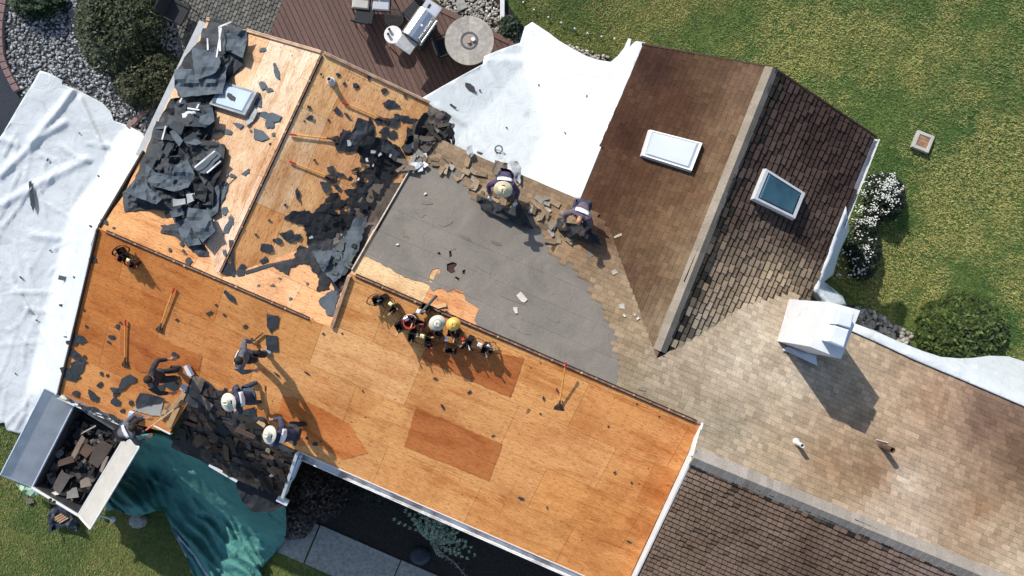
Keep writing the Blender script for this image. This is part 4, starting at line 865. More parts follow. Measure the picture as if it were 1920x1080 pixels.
# heap at the corner
HEAPC = [(760, 290), (752, 276), (764, 257), (783, 225), (800, 205), (835, 212), (850, 232), (836, 272), (800, 292)]
def hp(u, v, off): return PWR.at(u, v, off) if True else None
big([(760, 292), (752, 276), (764, 257), (782, 225), (800, 210), (818, 235), (838, 228), (848, 236), (836, 274), (800, 294)], 'black_felt', 'felt_sheet', 'black felt heap spilling over the roof corner onto the white sheet', .10, .22, 8, (6, 2), (), .08, hp)
for (po, lf, m, lb) in [([(803, 199), (818, 203), (814, 232), (802, 231)], .30, 'dusty_felt', 'broad brown shingle slab at the roof corner above the white sheet'), ([(818, 203), (836, 213), (822, 235), (814, 236)], .34, 'dusty_felt', 'brown shingle slab leaning right of the broad slab at the roof corner'), ([(842, 229), (852, 234), (838, 270), (832, 258)], .36, 'slate_felt', 'long grey shingle slab hanging over the white sheet'),
                        ([(781, 223), (803, 231), (815, 247), (790, 250), (770, 242)], .26, 'dusty_felt', 'brown felt slab in the middle of the corner heap'), ([(764, 272), (790, 258), (805, 276), (775, 288)], .32, 'slate_felt', 'grey slab at the lower side of the corner heap')]:
    flake(po, PWR, m, 'shingle_slab', lb, 'shingle slab', None, lf, .06, 8, (8, .8))
for _ in range(30):
    u, v = rpt(HEAPC); g = R.uniform(.5, 1.6); shard(PWR, u, v, R.uniform(.12, .5), R.uniform(.08, .22), R.uniform(0, 6.3), R.uniform(.3, .55), tuple(x*g for x in R.choice([(.09, .075, .06), (.04, .04, .042), (.12, .115, .11)])), 'broken shingle in the heap at the roof corner over the white sheet', 'shingle', 'broken shingles in the corner heap', tilt=.5)
# brown torn shingles along the back edge
for _ in range(78):
    u, v = rpt([(775, 300), (850, 285), (905, 305), (985, 350), (1085, 392), (1100, 430), (1040, 470), (1005, 420), (985, 385), (900, 375), (865, 335), (790, 318)])
    g = R.uniform(.6, 1.25); shard(PG, u, v, R.uniform(.12, .30), R.uniform(.08, .17), R.uniform(0, 6.3) if R.random() < .5 else math.radians(R.choice([-23, 67])+R.uniform(-15, 15)), R.uniform(.03, .12), tuple(x*g for x in R.choice([(.25, .185, .12), (.30, .23, .155), (.20, .15, .10), (.30, .27, .235)])), 'loose brown torn shingle along the back edge above the grey felt', 'shingle', 'torn brown shingles along the back edge', tilt=.25)
for _ in range(12):
    u, v = rpt([(752, 300), (795, 285), (800, 310), (770, 330), (748, 335)]); shard(PG, u, v, R.uniform(.15, .4), R.uniform(.08, .18), R.uniform(0, 6.3), R.uniform(.04, .2), tint(R.choice([(.30, .29, .27), (.2, .17, .14), (.6, .6, .6)]), .7, 1.3), 'grey curled shingle at the top of the white rake board', 'shingle', 'curled shingles at the rake board top', tilt=.4)
for (po, m, lb) in [([(770, 305), (790, 303), (796, 308), (780, 318), (768, 318)], 'white_tarp', 'white curled sheet scrap at the top of the rake board'), ([(876, 275), (885, 272), (888, 290), (882, 296), (874, 286)], 'chalk_grey', 'grey torn felt piece draped over the white sheet edge'), ([(895, 283), (906, 287), (903, 291), (894, 287)], 'dusty_felt', 'small brown shingle lying on the white sheet edge'), ([(928, 300), (952, 306), (950, 330), (925, 325)], 'dusty_felt', 'brown torn shingle flap behind the worker in the straw hat'), ([(957, 304), (970, 302), (978, 315), (975, 345), (962, 330)], 'chalk_grey', 'grey brown curled shingle flap right behind the purple shirt')]:
    flake(po, PG, m, 'torn_flap', lb, 'torn flap', None, .10, .12, 6, (6, 1))
for (u, v, L, W, a, c, lb) in [(1117, 422, .12, .16, -.2, (.40, .36, .32), 'pale square shingle chip right of the bald worker'), (1152, 510, .14, .12, .5, (.38, .33, .28), 'pale shingle chip below the hatchet'), (1166, 574, .13, .13, 0, (.45, .42, .38), 'light grey chip near the valley below the hatchet'), (1204, 729, .18, .08, -.2, (.2, .18, .15), 'small loose shingle near the ridge end'), (1158, 442, .2, .06, .4, (.40, .34, .28), 'narrow pale sliver right of the bald worker'), (1105, 478, .12, .14, .7, (.16, .15, .15), 'dark diamond chip in the bald worker shadow')]:
    shard(PG if v > 500 or u < 1110 else PQL, u, v, L, W, a, .04, c, lb, 'shingle chip', None, tilt=.05, name='shingle_chip')
for (u, v, s) in [(797, 363, .05), (745, 458, .045), (979, 558, .16), (967, 582, .1), (1171, 592, .05), (1196, 597, .05), (1190, 590, .03)]:
    shard(PG, u, v, s*1.5, s, R.uniform(0, 3), .05, (.55, .50, .43), 'small pale chip lying on the grey felt and shingles of the back slope', 'chip', 'pale chips on the back slope', 'pebble', .15, 'paper_chip', .02)
# front debris over the low porch roof
FD = [(362, 701), (386, 714), (396, 721), (409, 732), (427, 732), (430, 747), (440, 771), (448, 771), (466, 766), (478, 763), (479, 781), (497, 784), (497, 802), (505, 828), (520, 833), (523, 841), (544, 852), (555, 846), (352, 757), (345, 750), (352, 725)]
big(FD, 'dark_felt', 'felt_sheet', 'ragged black felt sheet across the front slope below the two straw hat workers', .02, .04, 9, (6, 2), (), .05, lambda u, v, o: PF.at(u, v, o))
big([(352, 800), (418, 796), (470, 846), (452, 892), (392, 866), (332, 834)], 'black_felt', 'felt_sheet', 'black felt covering the left half of the low porch roof above the green tarpaulin', .03, .03, 9, (7, 3), (), .05, lambda u, v, o: PP.at(u, v, o))
for (po, lb) in [([(362, 701), (384, 713), (371, 748), (352, 741)], 'large dark brown shingle slab at the upper left of the front debris'), ([(368, 745), (375, 738), (400, 760), (392, 772)], 'dark brown shingle strip in front of the large slab')]:
    flake(po, PF, 'dusty_felt', 'shingle_slab', lb, 'shingle slab', None, .10, .05, 8, (8, .8))
PB_ = [(350, 770), (545, 856), (528, 918), (447, 892), (395, 862), (335, 826)]
for _ in range(56):
    u, v = rpt(PB_); g = R.uniform(.4, 1.5); shard(PP, u, v, R.uniform(.12, .7), R.uniform(.08, .26), math.radians(R.choice([-23, 67])+R.uniform(-35, 35)), R.uniform(.05, .15), tuple(x*g for x in R.choice([(.034, .030, .029), (.022, .022, .024), (.058, .044, .036)])), 'dark broken shingle heaped on the low porch roof', 'shingle', 'dark shingles on the porch roof', tilt=.14)
for _ in range(22):
    u, v = rpt([(375, 722), (425, 745), (440, 775), (495, 800), (540, 850), (350, 760)]); g = R.uniform(.5, 1.5); shard(PF, u, v, R.uniform(.12, .5), R.uniform(.09, .22), math.radians(R.choice([-23, 67])+R.uniform(-20, 20)), R.uniform(.06, .11), tuple(x*g for x in R.choice([(.045, .039, .036), (.030, .029, .030), (.075, .055, .045)])), 'dark brown shingle on the black felt below the straw hat workers', 'shingle', 'brown shingles on the front felt', tilt=.08)
for (u, v, L, W, a, c, lb) in [(490, 794, .22, .12, -.6, (.55, .36, .19), 'small light wood block by the seated scraper handle'), (502, 845, .12, .17, -.4, (.40, .32, .22), 'tan shingle bit among dark debris'), (497, 856, .24, .12, -.6, (.20, .11, .085), 'reddish brown shingle among dark debris'), (508, 858, .13, .15, .7, (.24, .14, .10), 'reddish brown chip beside the tan bit'), (458, 812, .5, .17, -.45, (.16, .105, .085), 'long brown shingle in the middle of the front debris'), (508, 892, .12, .08, .3, (.3, .3, .3), 'grey chip low on the front debris')]:
    shard(PF if v < 812 else PP, u, v, L, W, a, .24, c, lb, 'debris piece', None, tilt=.1, name='debris_piece')
for (p, q, wd, lb) in [((349, 685), (359, 705), .17, 'white bent metal flashing at the top of the front debris'), ((347, 722), (343, 732), .16, 'second short pale flashing just below the bent one')]:
    mb = MB(); a, b = PF.at(*p, .06), PF.at(*q, .12); f = frame(b-a, PF.normal()); L = (b-a).length
    mb.box((a+b)/2, (L, wd, .012), f); mb.box((a+b)/2+f @ V3((0, wd/2, .05)), (L, .012, .1), f); tag(mb.build('metal_flashing', 'steel_blue', None, a), lb, 'flashing')
for (p, q, wd, m, lb) in [((345, 735), (316, 800), .13, 'wood_handle', 'orange plywood strip along the edge of the front debris'), ((310, 768), (302, 786), .10, 'wood_handle', 'short wood strip near the held shovel'), ((336, 745), (318, 770), .10, 'wood_handle', 'broken wood strip beside the plywood strip')]:
    mb = MB(); a, b = PF.at(*p, .04), PF.at(*q, .04); mb.box((a+b)/2, ((b-a).length, wd, .02), frame(b-a, PF.normal())); tag(mb.build('wood_strip', m, None, a), lb, 'wood strip')
flake([(247, 768), (268, 757), (308, 749), (304, 765), (300, 780), (280, 778)], PF, 'panel_cream', 'plywood_offcut', 'pale cream plywood offcut on the front slope by the bent worker', 'plywood', None, .02, .0)
mb = MB(); a, b = PF.at(243, 790, .10), PF.at(247, 772, .10); mb.box((a+b)/2, ((b-a).length, .11, .09), frame(b-a, (0, 0, 1)), bev=.01); tag(mb.build('downspout_piece', 'steel_blue', None, a), 'short white gutter end standing beside the bent worker at the eave', 'gutter piece')
# black felt being rolled by the two workers at the back
flake([(895, 365), (922, 376), (958, 390), (966, 368), (980, 392), (1002, 430), (985, 425), (948, 411), (910, 395), (893, 378)], PG, 'black_felt', 'felt_roll', 'black felt being peeled up in front of the worker in the straw hat', 'felt roll', None, .10, .12, 7, (9, 1))
flake([(1046, 407), (1057, 417), (1074, 419), (1094, 422), (1110, 419), (1109, 437), (1119, 441), (1127, 460), (1104, 453), (1079, 444), (1070, 447), (1043, 425)], PG, 'black_felt', 'felt_roll', 'black felt being pulled up in front of the bald worker', 'felt roll', None, .12, .14, 7, (9, 1))

# ------------------------------------------------------------------ sheets and tarpaulins on the ground
def seg(u, v, pts):
    return min(_sd(u, v, pts[i], pts[i+1]) for i in range(len(pts)-1))
def tarp(name, poly, zf, folds, m, label, res=11, wr=.03, parent=None, extra=None, mats=None, aniso=None):
    mb = MB()
    def fz(u, v):
        z = zf(u, v)
        for (ln, amp, wd) in folds:
            d = seg(u, v, ln)
            if d < wd*2: z += amp*math.exp(-(d/wd)**2*2)
        p0 = pt(u, v, z)
        z += wr*(.8*noise.fractal(V3((p0.x*.9, p0.y*.9, 1)), 1, 2, 5)+.5*noise.ridged_multi_fractal(V3((p0.x*.6, p0.y*.6, 4)), .8, 2, 5, 1, 2))
        if aniso:
            da, amp = aniso; al = u*math.cos(da)+v*math.sin(da)+12*nz(u*.012, v*.012, 9); ac = -u*math.sin(da)+v*math.cos(da)+16*nz(u*.014, v*.014, 2)
            z += amp*(abs(nz(ac*.055, al*.008, 7))*1.7+.45*abs(nz(ac*.13, al*.018, 3)))
        return pt(u, v, z)
    sheet(mb, poly, fz, res, (), .012); ob = mb.build(name, mats or m, smooth=True); return tag(ob, label, 'tarpaulin')
def smooth(poly, k=3):
    out = []; n = len(poly)
    for i in range(n):
        p0, p1, p2, p3 = poly[i-1], poly[i], poly[(i+1) % n], poly[(i+2) % n]
        L = math.hypot(p2[0]-p1[0], p2[1]-p1[1])
        kk = k if L < 150 else 1
        for j in range(kk):
            t = j/kk
            out.append(tuple(.5*((2*p1[a])+(-p0[a]+p2[a])*t+(2*p0[a]-5*p1[a]+4*p2[a]-p3[a])*t*t+(-p0[a]+3*p1[a]-3*p2[a]+p3[a])*t**3) for a in (0, 1)))
    return out
HL = [(266, 296), (232, 366), (184, 430), (110, 740)]
def zleft(u, v):
    g = gat(u, v).z; d = seg(u, v, HL); return g+.06+max(0, 1-d/62)**1.5*(3.0)
WL_P = [(75, 132), (92, 137), (117, 150), (116, 158), (145, 168), (190, 192), (207, 208), (213, 226), (240, 235), (268, 250), (275, 268), (262, 305), (229, 368), (180, 430), (150, 560), (107, 738), (100, 752), (86, 736), (40, 815), (12, 806), (8, 792), (-40, 800), (-60, 340), (5, 250), (40, 190), (62, 155)]
FOLDL = [([(60, 262), (110, 205), (135, 170)], .10, 9), ([(150, 185), (175, 240), (200, 300), (212, 370)], .10, 6), ([(0, 330), (70, 260), (120, 230)], .08, 9), ([(0, 385), (80, 340), (160, 300)], .07, 10), ([(0, 260), (30, 270)], .05, 9), ([(30, 540), (75, 620), (118, 700)], .10, 5), ([(80, 630), (125, 635)], .05, 4), ([(88, 645), (124, 640)], .05, 4), ([(95, 660), (122, 650)], .05, 4), ([(100, 672), (118, 660)], .05, 4), ([(0, 470), (60, 560), (110, 640)], .04, 10), ([(225, 280), (235, 330)], .05, 4), ([(60, 440), (170, 455)], .05, 9), ([(50, 580), (130, 590)], .04, 6)]
for _ in range(60):
    u, v = rpt(WL_P); a_ = R.choice([1.1, 2.3, .3, 1.7])+R.uniform(-.5, .5); L_ = R.uniform(15, 75); b_ = a_+R.uniform(-.5, .5)
    FOLDL.append(([(u, v), (u+L_*math.cos(a_), v+L_*math.sin(a_)), (u+L_*math.cos(a_)+L_*.6*math.cos(b_), v+L_*math.sin(a_)+L_*.6*math.sin(b_))], R.uniform(.015, .05), R.uniform(2.2, 5)))
tarp('ground_sheet', WL_P, zleft, FOLDL, 'white_tarp', 'broad white protective sheet spread on the ground along the left side of the house', 4.5, .03)
HB = [(792, 185), (850, 268), (905, 300), (975, 345), (1090, 376), (1206, 84)]
def zback(u, v):
    g = gat(u, v).z; d = seg(u, v, HB)
    base = g+.10 if v < 110 and u < 1160 else g+.35
    return base+(2.9-g)*max(0, 1-d/290)**1.1
WB_P = [(792, 183), (850, 150), (905, 120), (908, 105), (940, 92), (975, 80), (984, 50), (998, 41), (1030, 62), (1048, 76), (1075, 92), (1100, 105), (1120, 112), (1145, 116), (1158, 105), (1170, 90), (1178, 72), (1184, 73), (1180, 88), (1192, 77), (1210, 79), (1204, 98), (1148, 228), (1093, 374), (1065, 372), (1030, 360), (975, 345), (940, 325), (905, 302), (870, 290), (846, 268), (838, 235), (820, 208)]
tarp('ground_sheet', WB_P, zback, [([(905, 110), (935, 160), (985, 210)], .08, 9), ([(820, 200), (880, 235), (915, 270), (960, 305)], .10, 7), ([(985, 60), (1000, 140)], .05, 12), ([(850, 245), (900, 285)], .06, 7), ([(930, 285), (962, 305)], .06, 4)], 'white_tarp', 'white protective sheet draped from the back eave over the deck corner and lawn', 6, .025)
HR = [(1588, 385), (1528, 545), (1600, 612), (1925, 757)]
def zright(u, v):
    g = gat(u, v).z; d = seg(u, v, HR); return max(g+.1, 4.55-d*.035)
tarp('side_sheet', [(1586, 384), (1588, 400), (1593, 432), (1575, 470), (1562, 515), (1545, 528), (1580, 555), (1588, 572), (1560, 580), (1535, 566), (1520, 550), (1520, 538)], zright, [([(1590, 395), (1570, 450), (1545, 520)], .12, 6), ([(1530, 540), (1575, 565)], .12, 8)], 'white_tarp', 'white sheet hanging down the right gable side above the white flowers', 6, .03)
def zeave(u, v): return PG.at(u, v, .06).z-.22*max(0, (612+(u-1600)*.44-v)/22)**1.6
tarp('side_sheet', [(1596, 620), (1601, 606), (1640, 620), (1682, 639), (1702, 647), (1730, 658), (1764, 669), (1800, 672), (1825, 671), (1855, 667), (1890, 668), (1925, 679), (1985, 700), (1985, 792), (1920, 762), (1815, 717), (1715, 675), (1640, 640)], zeave, [([(1830, 685), (1885, 702)], .10, 5), ([(1700, 660), (1800, 695)], .04, 8), ([(1620, 622), (1690, 652)], .04, 5)], 'white_tarp', 'long white sheet hanging along the eave to the right of the chimney', 6, .02)
# green tarpaulin
HG = [(262, 808), (318, 822), (392, 872), (446, 904), (530, 940)]
GT = [(240, 838), (262, 815), (318, 818), (392, 868), (447, 900), (500, 930), (522, 934), (536, 955), (536, 1000), (528, 1022), (498, 1056), (488, 1072), (486, 1095), (376, 1095), (348, 1040), (322, 990), (305, 957), (280, 962), (250, 968), (215, 955), (198, 950)]
def zgreen(u, v):
    g = gat(u, v).z; d = seg(u, v, HG); return g+.08+max(0, 1-d/85)**1.3*3.1+(1.3*max(0, 1-math.hypot((u-250)/1.3, v-950)/75))
tarp('tarpaulin', smooth(GT, 2), zgreen, [([(300, 850), (400, 960), (480, 1060)], .18, 7), ([(340, 850), (430, 930), (490, 1020)], .16, 6), ([(390, 880), (460, 960), (520, 1010)], .18, 7), ([(305, 957), (350, 1010), (410, 1070)], .16, 6), ([(330, 900), (390, 980), (440, 1040)], .14, 5), ([(250, 880), (330, 920), (370, 960)], .14, 7), ([(420, 900), (500, 950)], .14, 6), ([(450, 990), (490, 1060)], .12, 5), ([(270, 850), (320, 880), (420, 900)], .12, 6), ([(500, 960), (515, 1000)], .10, 5), ([(360, 1010), (400, 1080)], .10, 5)], 'green_tarp', 'crumpled green tarpaulin hanging from the front eave down to the lawn', 3.2, .07, aniso=(.86, .26))
tarp('tarpaulin', [(318, 985), (352, 1025), (392, 1060), (408, 1095), (378, 1097), (346, 1040)], lambda u, v: zgreen(u, v)+.06, [([(340, 1010), (395, 1085)], .08, 4)], 'grey_shiny_fabric', 'folded back silver edge of the green tarpaulin on the lawn', 6, .06)

# ------------------------------------------------------------------ trailer with folded-out sides
ZR = 1.05
tr = thing('dump_trailer', gat(170, 880), 'debris trailer at the front eave with pale grey left flap and cream right flap', 'trailer')
BX = [(140, 757), (236, 816), (146, 966), (60, 914)]
bt = [pt(u, v, ZR) for u, v in BX]; fl_ = [V3((p.x, p.y, ZR-1.15)) for p in bt]; cc = sum(bt, V3())/4
inn = [p+(cc-p)*.05 for p in bt]; infl = [V3((p.x, p.y, ZR-1.05)) for p in inn]
mb = MB(); vs = bt+inn+infl+fl_; f = []
for i in range(4):
    j = (i+1) % 4; f += [(i, j, 4+j, 4+i), (4+i, 4+j, 8+j, 8+i), (12+i, 12+j, j, i)]
f += [(8, 9, 10, 11), (15, 14, 13, 12)]
mb.add(vs, f); mb.build('trailer_box', 'steel_dark', tr)
def flap(a, b, ua, ub, z, m, th=.035):
    mb = MB(); w0 = pt(*ua, z)-a; w1 = pt(*ub, z)-b; w_ = (w0+w1)/2; q = [a, b, b+w_, a+w_]; nn = (q[1]-q[0]).cross(q[3]-q[0]).normalized()
    if nn.z < 0: q = [q[1], q[0], q[3], q[2]]; nn = -nn
    bt_ = [p-nn*th for p in q]; mb.add(q+bt_, [(0, 1, 2, 3), (7, 6, 5, 4)]+[(i, 4+i, 4+(i+1) % 4, (i+1) % 4) for i in range(4)])
    k = mb.build('side_flap', m, tr); e = MB()
    for i in range(4): e.tube([q[i], q[(i+1) % 4]], .022, 6)
    e.build('flap_frame', 'white_paint' if m == 'panel_cream' else 'steel_blue', k); return k
flap(bt[0], bt[3], (84, 735), (0, 884), ZR+.55, 'panel_grey'); flap(bt[1], bt[2], (262, 831), (168, 1000), ZR+.50, 'panel_cream')
mb = MB(); mb.tube([bt[3], bt[2]], .04, 8); mb.box((bt[3]+bt[2])/2-V3((0, 0, .5)), ((bt[2]-bt[3]).length, .05, 1.05), frame(bt[2]-bt[3], (0, 0, 1))); tg = mb.build('tailgate', 'white_paint', tr)
for k in (.42, .5):
    p = bt[3].lerp(bt[2], k); m2 = MB(); m2.lathe([(.04, 0), (.045, .02), (.02, .03), (.018, .01)], p+V3((0, 0, .03)), None, 12); m2.build('tie_ring', 'black_plastic', tg)
mb = MB(); gnd = gat(160, 900).z; ax = (bt[2]-bt[1]).normalized(); ay = (bt[1]-bt[0]).normalized(); c0 = V3((cc.x, cc.y, gnd))
fx = frame(ax, (0, 0, 1)); mb.box(c0+V3((0, 0, .55)), (2.3, 1.1, .16), fx, bev=.02); mb.box(c0+ax*1.5+V3((0, 0, .62)), (.9, .1, .1), fx); mb.build('chassis', 'navy_paint', tr)
mb = MB()
for s in (-1, 1):
    mb.tube([c0+ay*s*.4-ax*.9+V3((0, 0, .6)), c0+ay*s*.4+ax*.8+V3((0, 0, ZR-1.15))], .045, 8); mb.tube([c0+ay*s*.4+ax*.9+V3((0, 0, .6)), c0+ay*s*.4-ax*.8+V3((0, 0, ZR-1.15))], .045, 8)
mb.build('lift_arms', 'steel_dark', tr)
for s in (-1, 1):
    for e in (-.75, .75):
        p = c0+ay*s*.68+ax*e+V3((0, 0, .34)); m2 = MB(); f2 = frame(ax, ay); m2.lathe([(.16, -.1), (.3, -.11), (.34, -.06), (.34, .06), (.3, .11), (.16, .1)], p, f2, 20); wh = m2.build('wheel', 'rubber', tr); m3 = MB(); m3.lathe([(.15, -.1), (.16, .0), (.15, .105), (.05, .12)], p, f2, 14); m3.build('rim', 'steel_blue', wh)
mb = MB(); a, b = pt(186, 966, -.3), pt(212, 974, -.85); mb.tube([a, b], .035, 8); mb.lathe([(.09, 0), (.09, .03), (.03, .06)], b, None, 10); mb.build('outrigger', 'white_paint', tr)
# load
def zload(u, v): return pt(u, v, ZR-.55+.18*nz(u*.04, v*.04, 5))
mb = MB(); sheet(mb, [(136, 764), (228, 818), (146, 955), (68, 912)], zload, 9, (), .03); tag(mb.build('debris_load', 'black_felt'), 'dark mound of roofing waste filling the trailer box', 'debris')
PLD = Plane(V3((0, 0, ZR-.5)), V3((1, 0, ZR-.5)), V3((0, 1, ZR-.5)))
for _ in range(26):
    u, v = rpt([(130, 790), (215, 830), (150, 935), (85, 900)]); g = R.uniform(.5, 1.5); shard(PLD, u, v, R.uniform(.2, .55), R.uniform(.12, .28), R.uniform(0, 6.3), R.uniform(.0, .22), tuple(x*g for x in R.choice([(.10, .085, .075), (.06, .055, .055), (.13, .12, .11), (.05, .05, .052)])), 'broken grey brown shingle lying in the trailer box', 'shingle', 'broken shingles in the trailer', tilt=.35)
for _ in range(70):
    u, v = rpt([(132, 775), (226, 822), (150, 945), (75, 905)]); shard(PLD, u, v, R.uniform(.06, .3), R.uniform(.04, .16), R.uniform(0, 6.3), R.uniform(.08, .22), tint(R.choice([(.10, .085, .075), (.05, .047, .047), (.03, .03, .031)]), .4, 1.5), 'small waste chip among the shingles in the trailer box', 'waste chip', 'waste chips in the trailer', tilt=.5, name='waste_chip')
for (u, v, L, W, a, c, lb) in [(186, 850, .75, .42, 1.0, (.075, .062, .056), 'large dark shingle slab in the trailer near the cream flap'), (160, 843, .40, .38, .9, (.13, .085, .065), 'reddish brown shingle slab in the trailer centre'), (145, 840, .75, .14, 1.05, (.24, .18, .14), 'long light brown board leaning across the trailer load'), (122, 865, .5, .2, .3, (.11, .078, .062), 'brown shingle strip left of the leaning board in the trailer'), (114, 905, .6, .34, 1.1, (.09, .083, .08), 'grey shingle slab in the front half of the trailer'), (159, 905, .3, .28, .3, (.22, .19, .16), 'tan square piece in the trailer by the cream flap'), (165, 806, .5, .04, .5, (.36, .34, .32), 'thin pale stick near the roof end of the trailer'), (135, 925, .36, .3, .2, (.2, .195, .19), 'light grey crumpled piece near the tailgate'), (102, 925, .25, .12, .2, (.6, .6, .58), 'white scrap by the tailgate in the trailer'), (194, 870, .5, .12, 1.2, (.26, .23, .2), 'brown strip bent over the cream flap edge'), (202, 878, .4, .14, 1.3, (.05, .05, .055), 'dark curled strip over the cream flap edge')]:
    shard(PLD, u, v, L, W, a, R.uniform(.28, .34), c, lb, 'debris piece', None, tilt=.12, name='debris_piece')
# around the trailer
def on_g(name, poly, m, label, cat, lift, bp, res=7, jg=None, sc=.05):
    return flake(poly, GRD, m, name, label, cat, None, lift, bp, res, jg, (), .012, None, None, sc)
on_g('plastic_sheet', [(30, 908), (58, 915), (75, 925), (60, 932), (40, 922)], 'green_cloth', 'pale green plastic sheet corner under the trailer left flap', 'plastic sheet', .5, .2)
on_g('tarp_bundle', [(95, 945), (120, 950), (150, 985), (145, 998), (120, 985), (92, 1003), (90, 975)], 'navy_paint', 'dark navy tarpaulin bundle on grass behind the tailgate', 'tarpaulin', .15, .25, 6, (8, 2))
for k in range(4):
    mb = MB(); p = gat(108+k*4, 968+k*2.5, .35); mb.box(p, (.35, .05, .05), frame((.8, .45, .1), (0, 0, 1)), bev=.006); tag(mb.build('wood_stake', 'trim_wood', None, p), 'reddish wood stake on the navy tarpaulin bundle behind the trailer', 'stake', 'wood stakes behind the trailer')
on_g('dropped_shingle', [(42, 932), (60, 935), (64, 943), (50, 945)], 'dusty_felt', 'brown shingle dropped on the grass below the left flap', 'shingle', .06, .05)
mb = MB(); mb.ball(gat(259, 977, .14), (.30, .24, .20), None, 9, 6); mb.ball(gat(266, 973, .2), (.16, .14, .16), None, 8, 5); tag(mb.build('rock', 'concrete'), 'grey rock holding down the lower edge of the green tarpaulin', 'rock')
on_g('black_sheet', [(436, 892), (532, 925), (534, 945), (506, 962), (470, 958), (452, 936)], 'black_felt', 'black plastic sheet lying over the green tarpaulin beneath the porch eave', 'plastic sheet', 3.7, .06, 7, (9, 2))

# ------------------------------------------------------------------ tools
def scraper(hu, hv, bu, bv, pl, label, h0=.05, h1=.05, blade=.16, m='yellow_handle', grip='red_paint'):
    a, b = pl.at(hu, hv, h0), pl.at(bu, bv, h1); d = (b-a).normalized(); nn = pl.normal(); t = thing('roof_scraper', b, label, 'shovel')
    mb = MB(); mb.tube([a, b], [.017, .017], 8); mb.build('shaft', m, t)
    mb = MB(); mb.tube([a-d*.02, a+d*.13], .023, 8); mb.build('grip', grip, t)
    f = frame(d, nn); mb = MB(); s = blade
    top = [b+f @ V3(p) for p in ((-.02, -.03, .01), (-.02, .03, .01), (.10, s*.5, .0), (s, s*.52, -.02), (s, -s*.52, -.02), (.10, -s*.5, 0))]; bo = [p-nn*.012 for p in top]
    mb.add(top+bo, [(5, 4, 3, 2, 1, 0), (6, 7, 8, 9, 10, 11)]+[(i, (i+1) % 6, 6+(i+1) % 6, 6+i) for i in range(6)])
    mb.tube([b-d*.12, b+d*.05], [.022, .03], 8); mb.build('blade', 'rust_steel', t); return t
scraper(235, 601, 234, 678, PF, 'orange handled roof scraper lying upright on the left of the front slope', .06, .05)
scraper(326, 541, 300, 613, PF, 'orange handled scraper lying below the left ridge slot', .06, .05)
scraper(545, 252, 622, 260, PWR, 'orange scraper lying level toward the black valley sheet', .05, .06)
scraper(644, 192, 718, 224, PWR, 'orange scraper lying near the top deck side edge', .05, .06)
scraper(544, 303, 620, 333, PWR, 'yellow scraper lying lowest on the deck facing slope', .05, .06)
scraper(1061, 680, 1049, 758, PF, 'yellow handled scraper leaning over the right ridge slot', .32, .06, .22)
scraper(498, 726, 500, 792, PF, 'thin wooden handled scraper held by the lowest straw hat worker', .75, .08, .18, 'wood_handle')
scraper(275, 806, 334, 762, PF, 'wooden shovel held by the bent worker at the front eave', .75, .25, .16, 'wood_handle')
def hatchet(u, v, u2, v2, pl, label, m='white_paint'):
    a, b = pl.at(u, v, .05), pl.at(u2, v2, .05); t = thing('hammer', a, label, 'hammer'); mb = MB(); mb.tube([a, b], .018, 8); mb.build('shaft', m, t); f = frame(b-a, pl.normal()); mb = MB(); mb.box(b, (.06, .17, .05), f, bev=.01); mb.box(b+f @ V3((0, .09, 0)), (.11, .03, .05), f, bev=.008); mb.build('hammer_head', m, t)
hatchet(1132, 477, 1151, 499, PQL, 'pale hatchet lying on brown shingles right of the bald worker', 'panel_cream')
hatchet(493, 624, 475, 639, PF, 'small dark hammer lying above the standing worker', 'rust_steel')
def belt(u, v, pl, sc, a, label, tape=None, handles=2, two=True, m='leather_black', lift=0.0):
    b = pl.at(u, v, lift); t = thing('tool_belt', b, label, 'tool belt', None); f = frame(V3((math.cos(a), math.sin(a), 0)), pl.normal())
    def W(x, y, z): return b+f @ V3((x*sc, y*sc, z*sc))
    mb = MB(); pts = [W(.24*math.cos(k/14*6.283), .15*math.sin(k/14*6.283), .22+.05*math.sin(k*1.3)) for k in range(15)]
    for i in range(14):
        p, q = pts[i], pts[i+1]; mb.box((p+q)/2, ((q-p).length*1.15, .012, .07*sc), frame(q-p, (0, 0, 1)))
    mb.build('belt', 'leather_brown', t)
    for s in ((-1, 1) if two else (0,)):
        mb = MB(); x = s*.19; w_, d_, h_ = .14, .10, .34
        o = [W(x+i*w_*.5*k, j*d_*k, z) for (k, z) in ((.75, .0), (1.1, h_), (.85, h_), (.6, .06)) for (i, j) in ((-1, -1), (1, -1), (1, 1), (-1, 1))]
        mb.add(o, [(3, 2, 1, 0)]+[(l*4+i, l*4+(i+1) % 4, l*4+4+(i+1) % 4, l*4+4+i) for l in range(3) for i in range(4)]+[(12, 13, 14, 15)])
        mb.box(W(x, -.115, .14), (.13*sc, .03*sc, .16*sc), f, bev=.01); mb.build('pouch', m if s < 1 else 'leather_brown', t)
        for k in range(handles):
            m2 = MB(); p = W(x+R.uniform(-.05, .05), R.uniform(-.05, .05), .2); q = p+f @ V3((R.uniform(-.18, .18)*sc, R.uniform(-.15, .15)*sc, .20*sc)); m2.tube([p, q], [.014*sc, .018*sc], 6); m2.build('tool_handle', R.choice(['wood_handle', 'steel_dark', 'silver', 'rust_steel', 'wood_handle', 'leather_brown', 'red_paint']), t)
    if tape: m2 = MB(); m2.box(W(.05, .10, .36), (.10*sc, .09*sc, .05*sc), f, bev=.015); m2.build('tape_measure', tape, t)
    return t
belt(706, 558, PF, .85, .3, 'black tool pouch with wooden handle at the left end of the ridge row', None, 1, False)
belt(735, 565, PF, .9, -.7, 'dark tool belt with yellow tape between the leftmost pouch and the red bucket', 'yellow_light', 2)
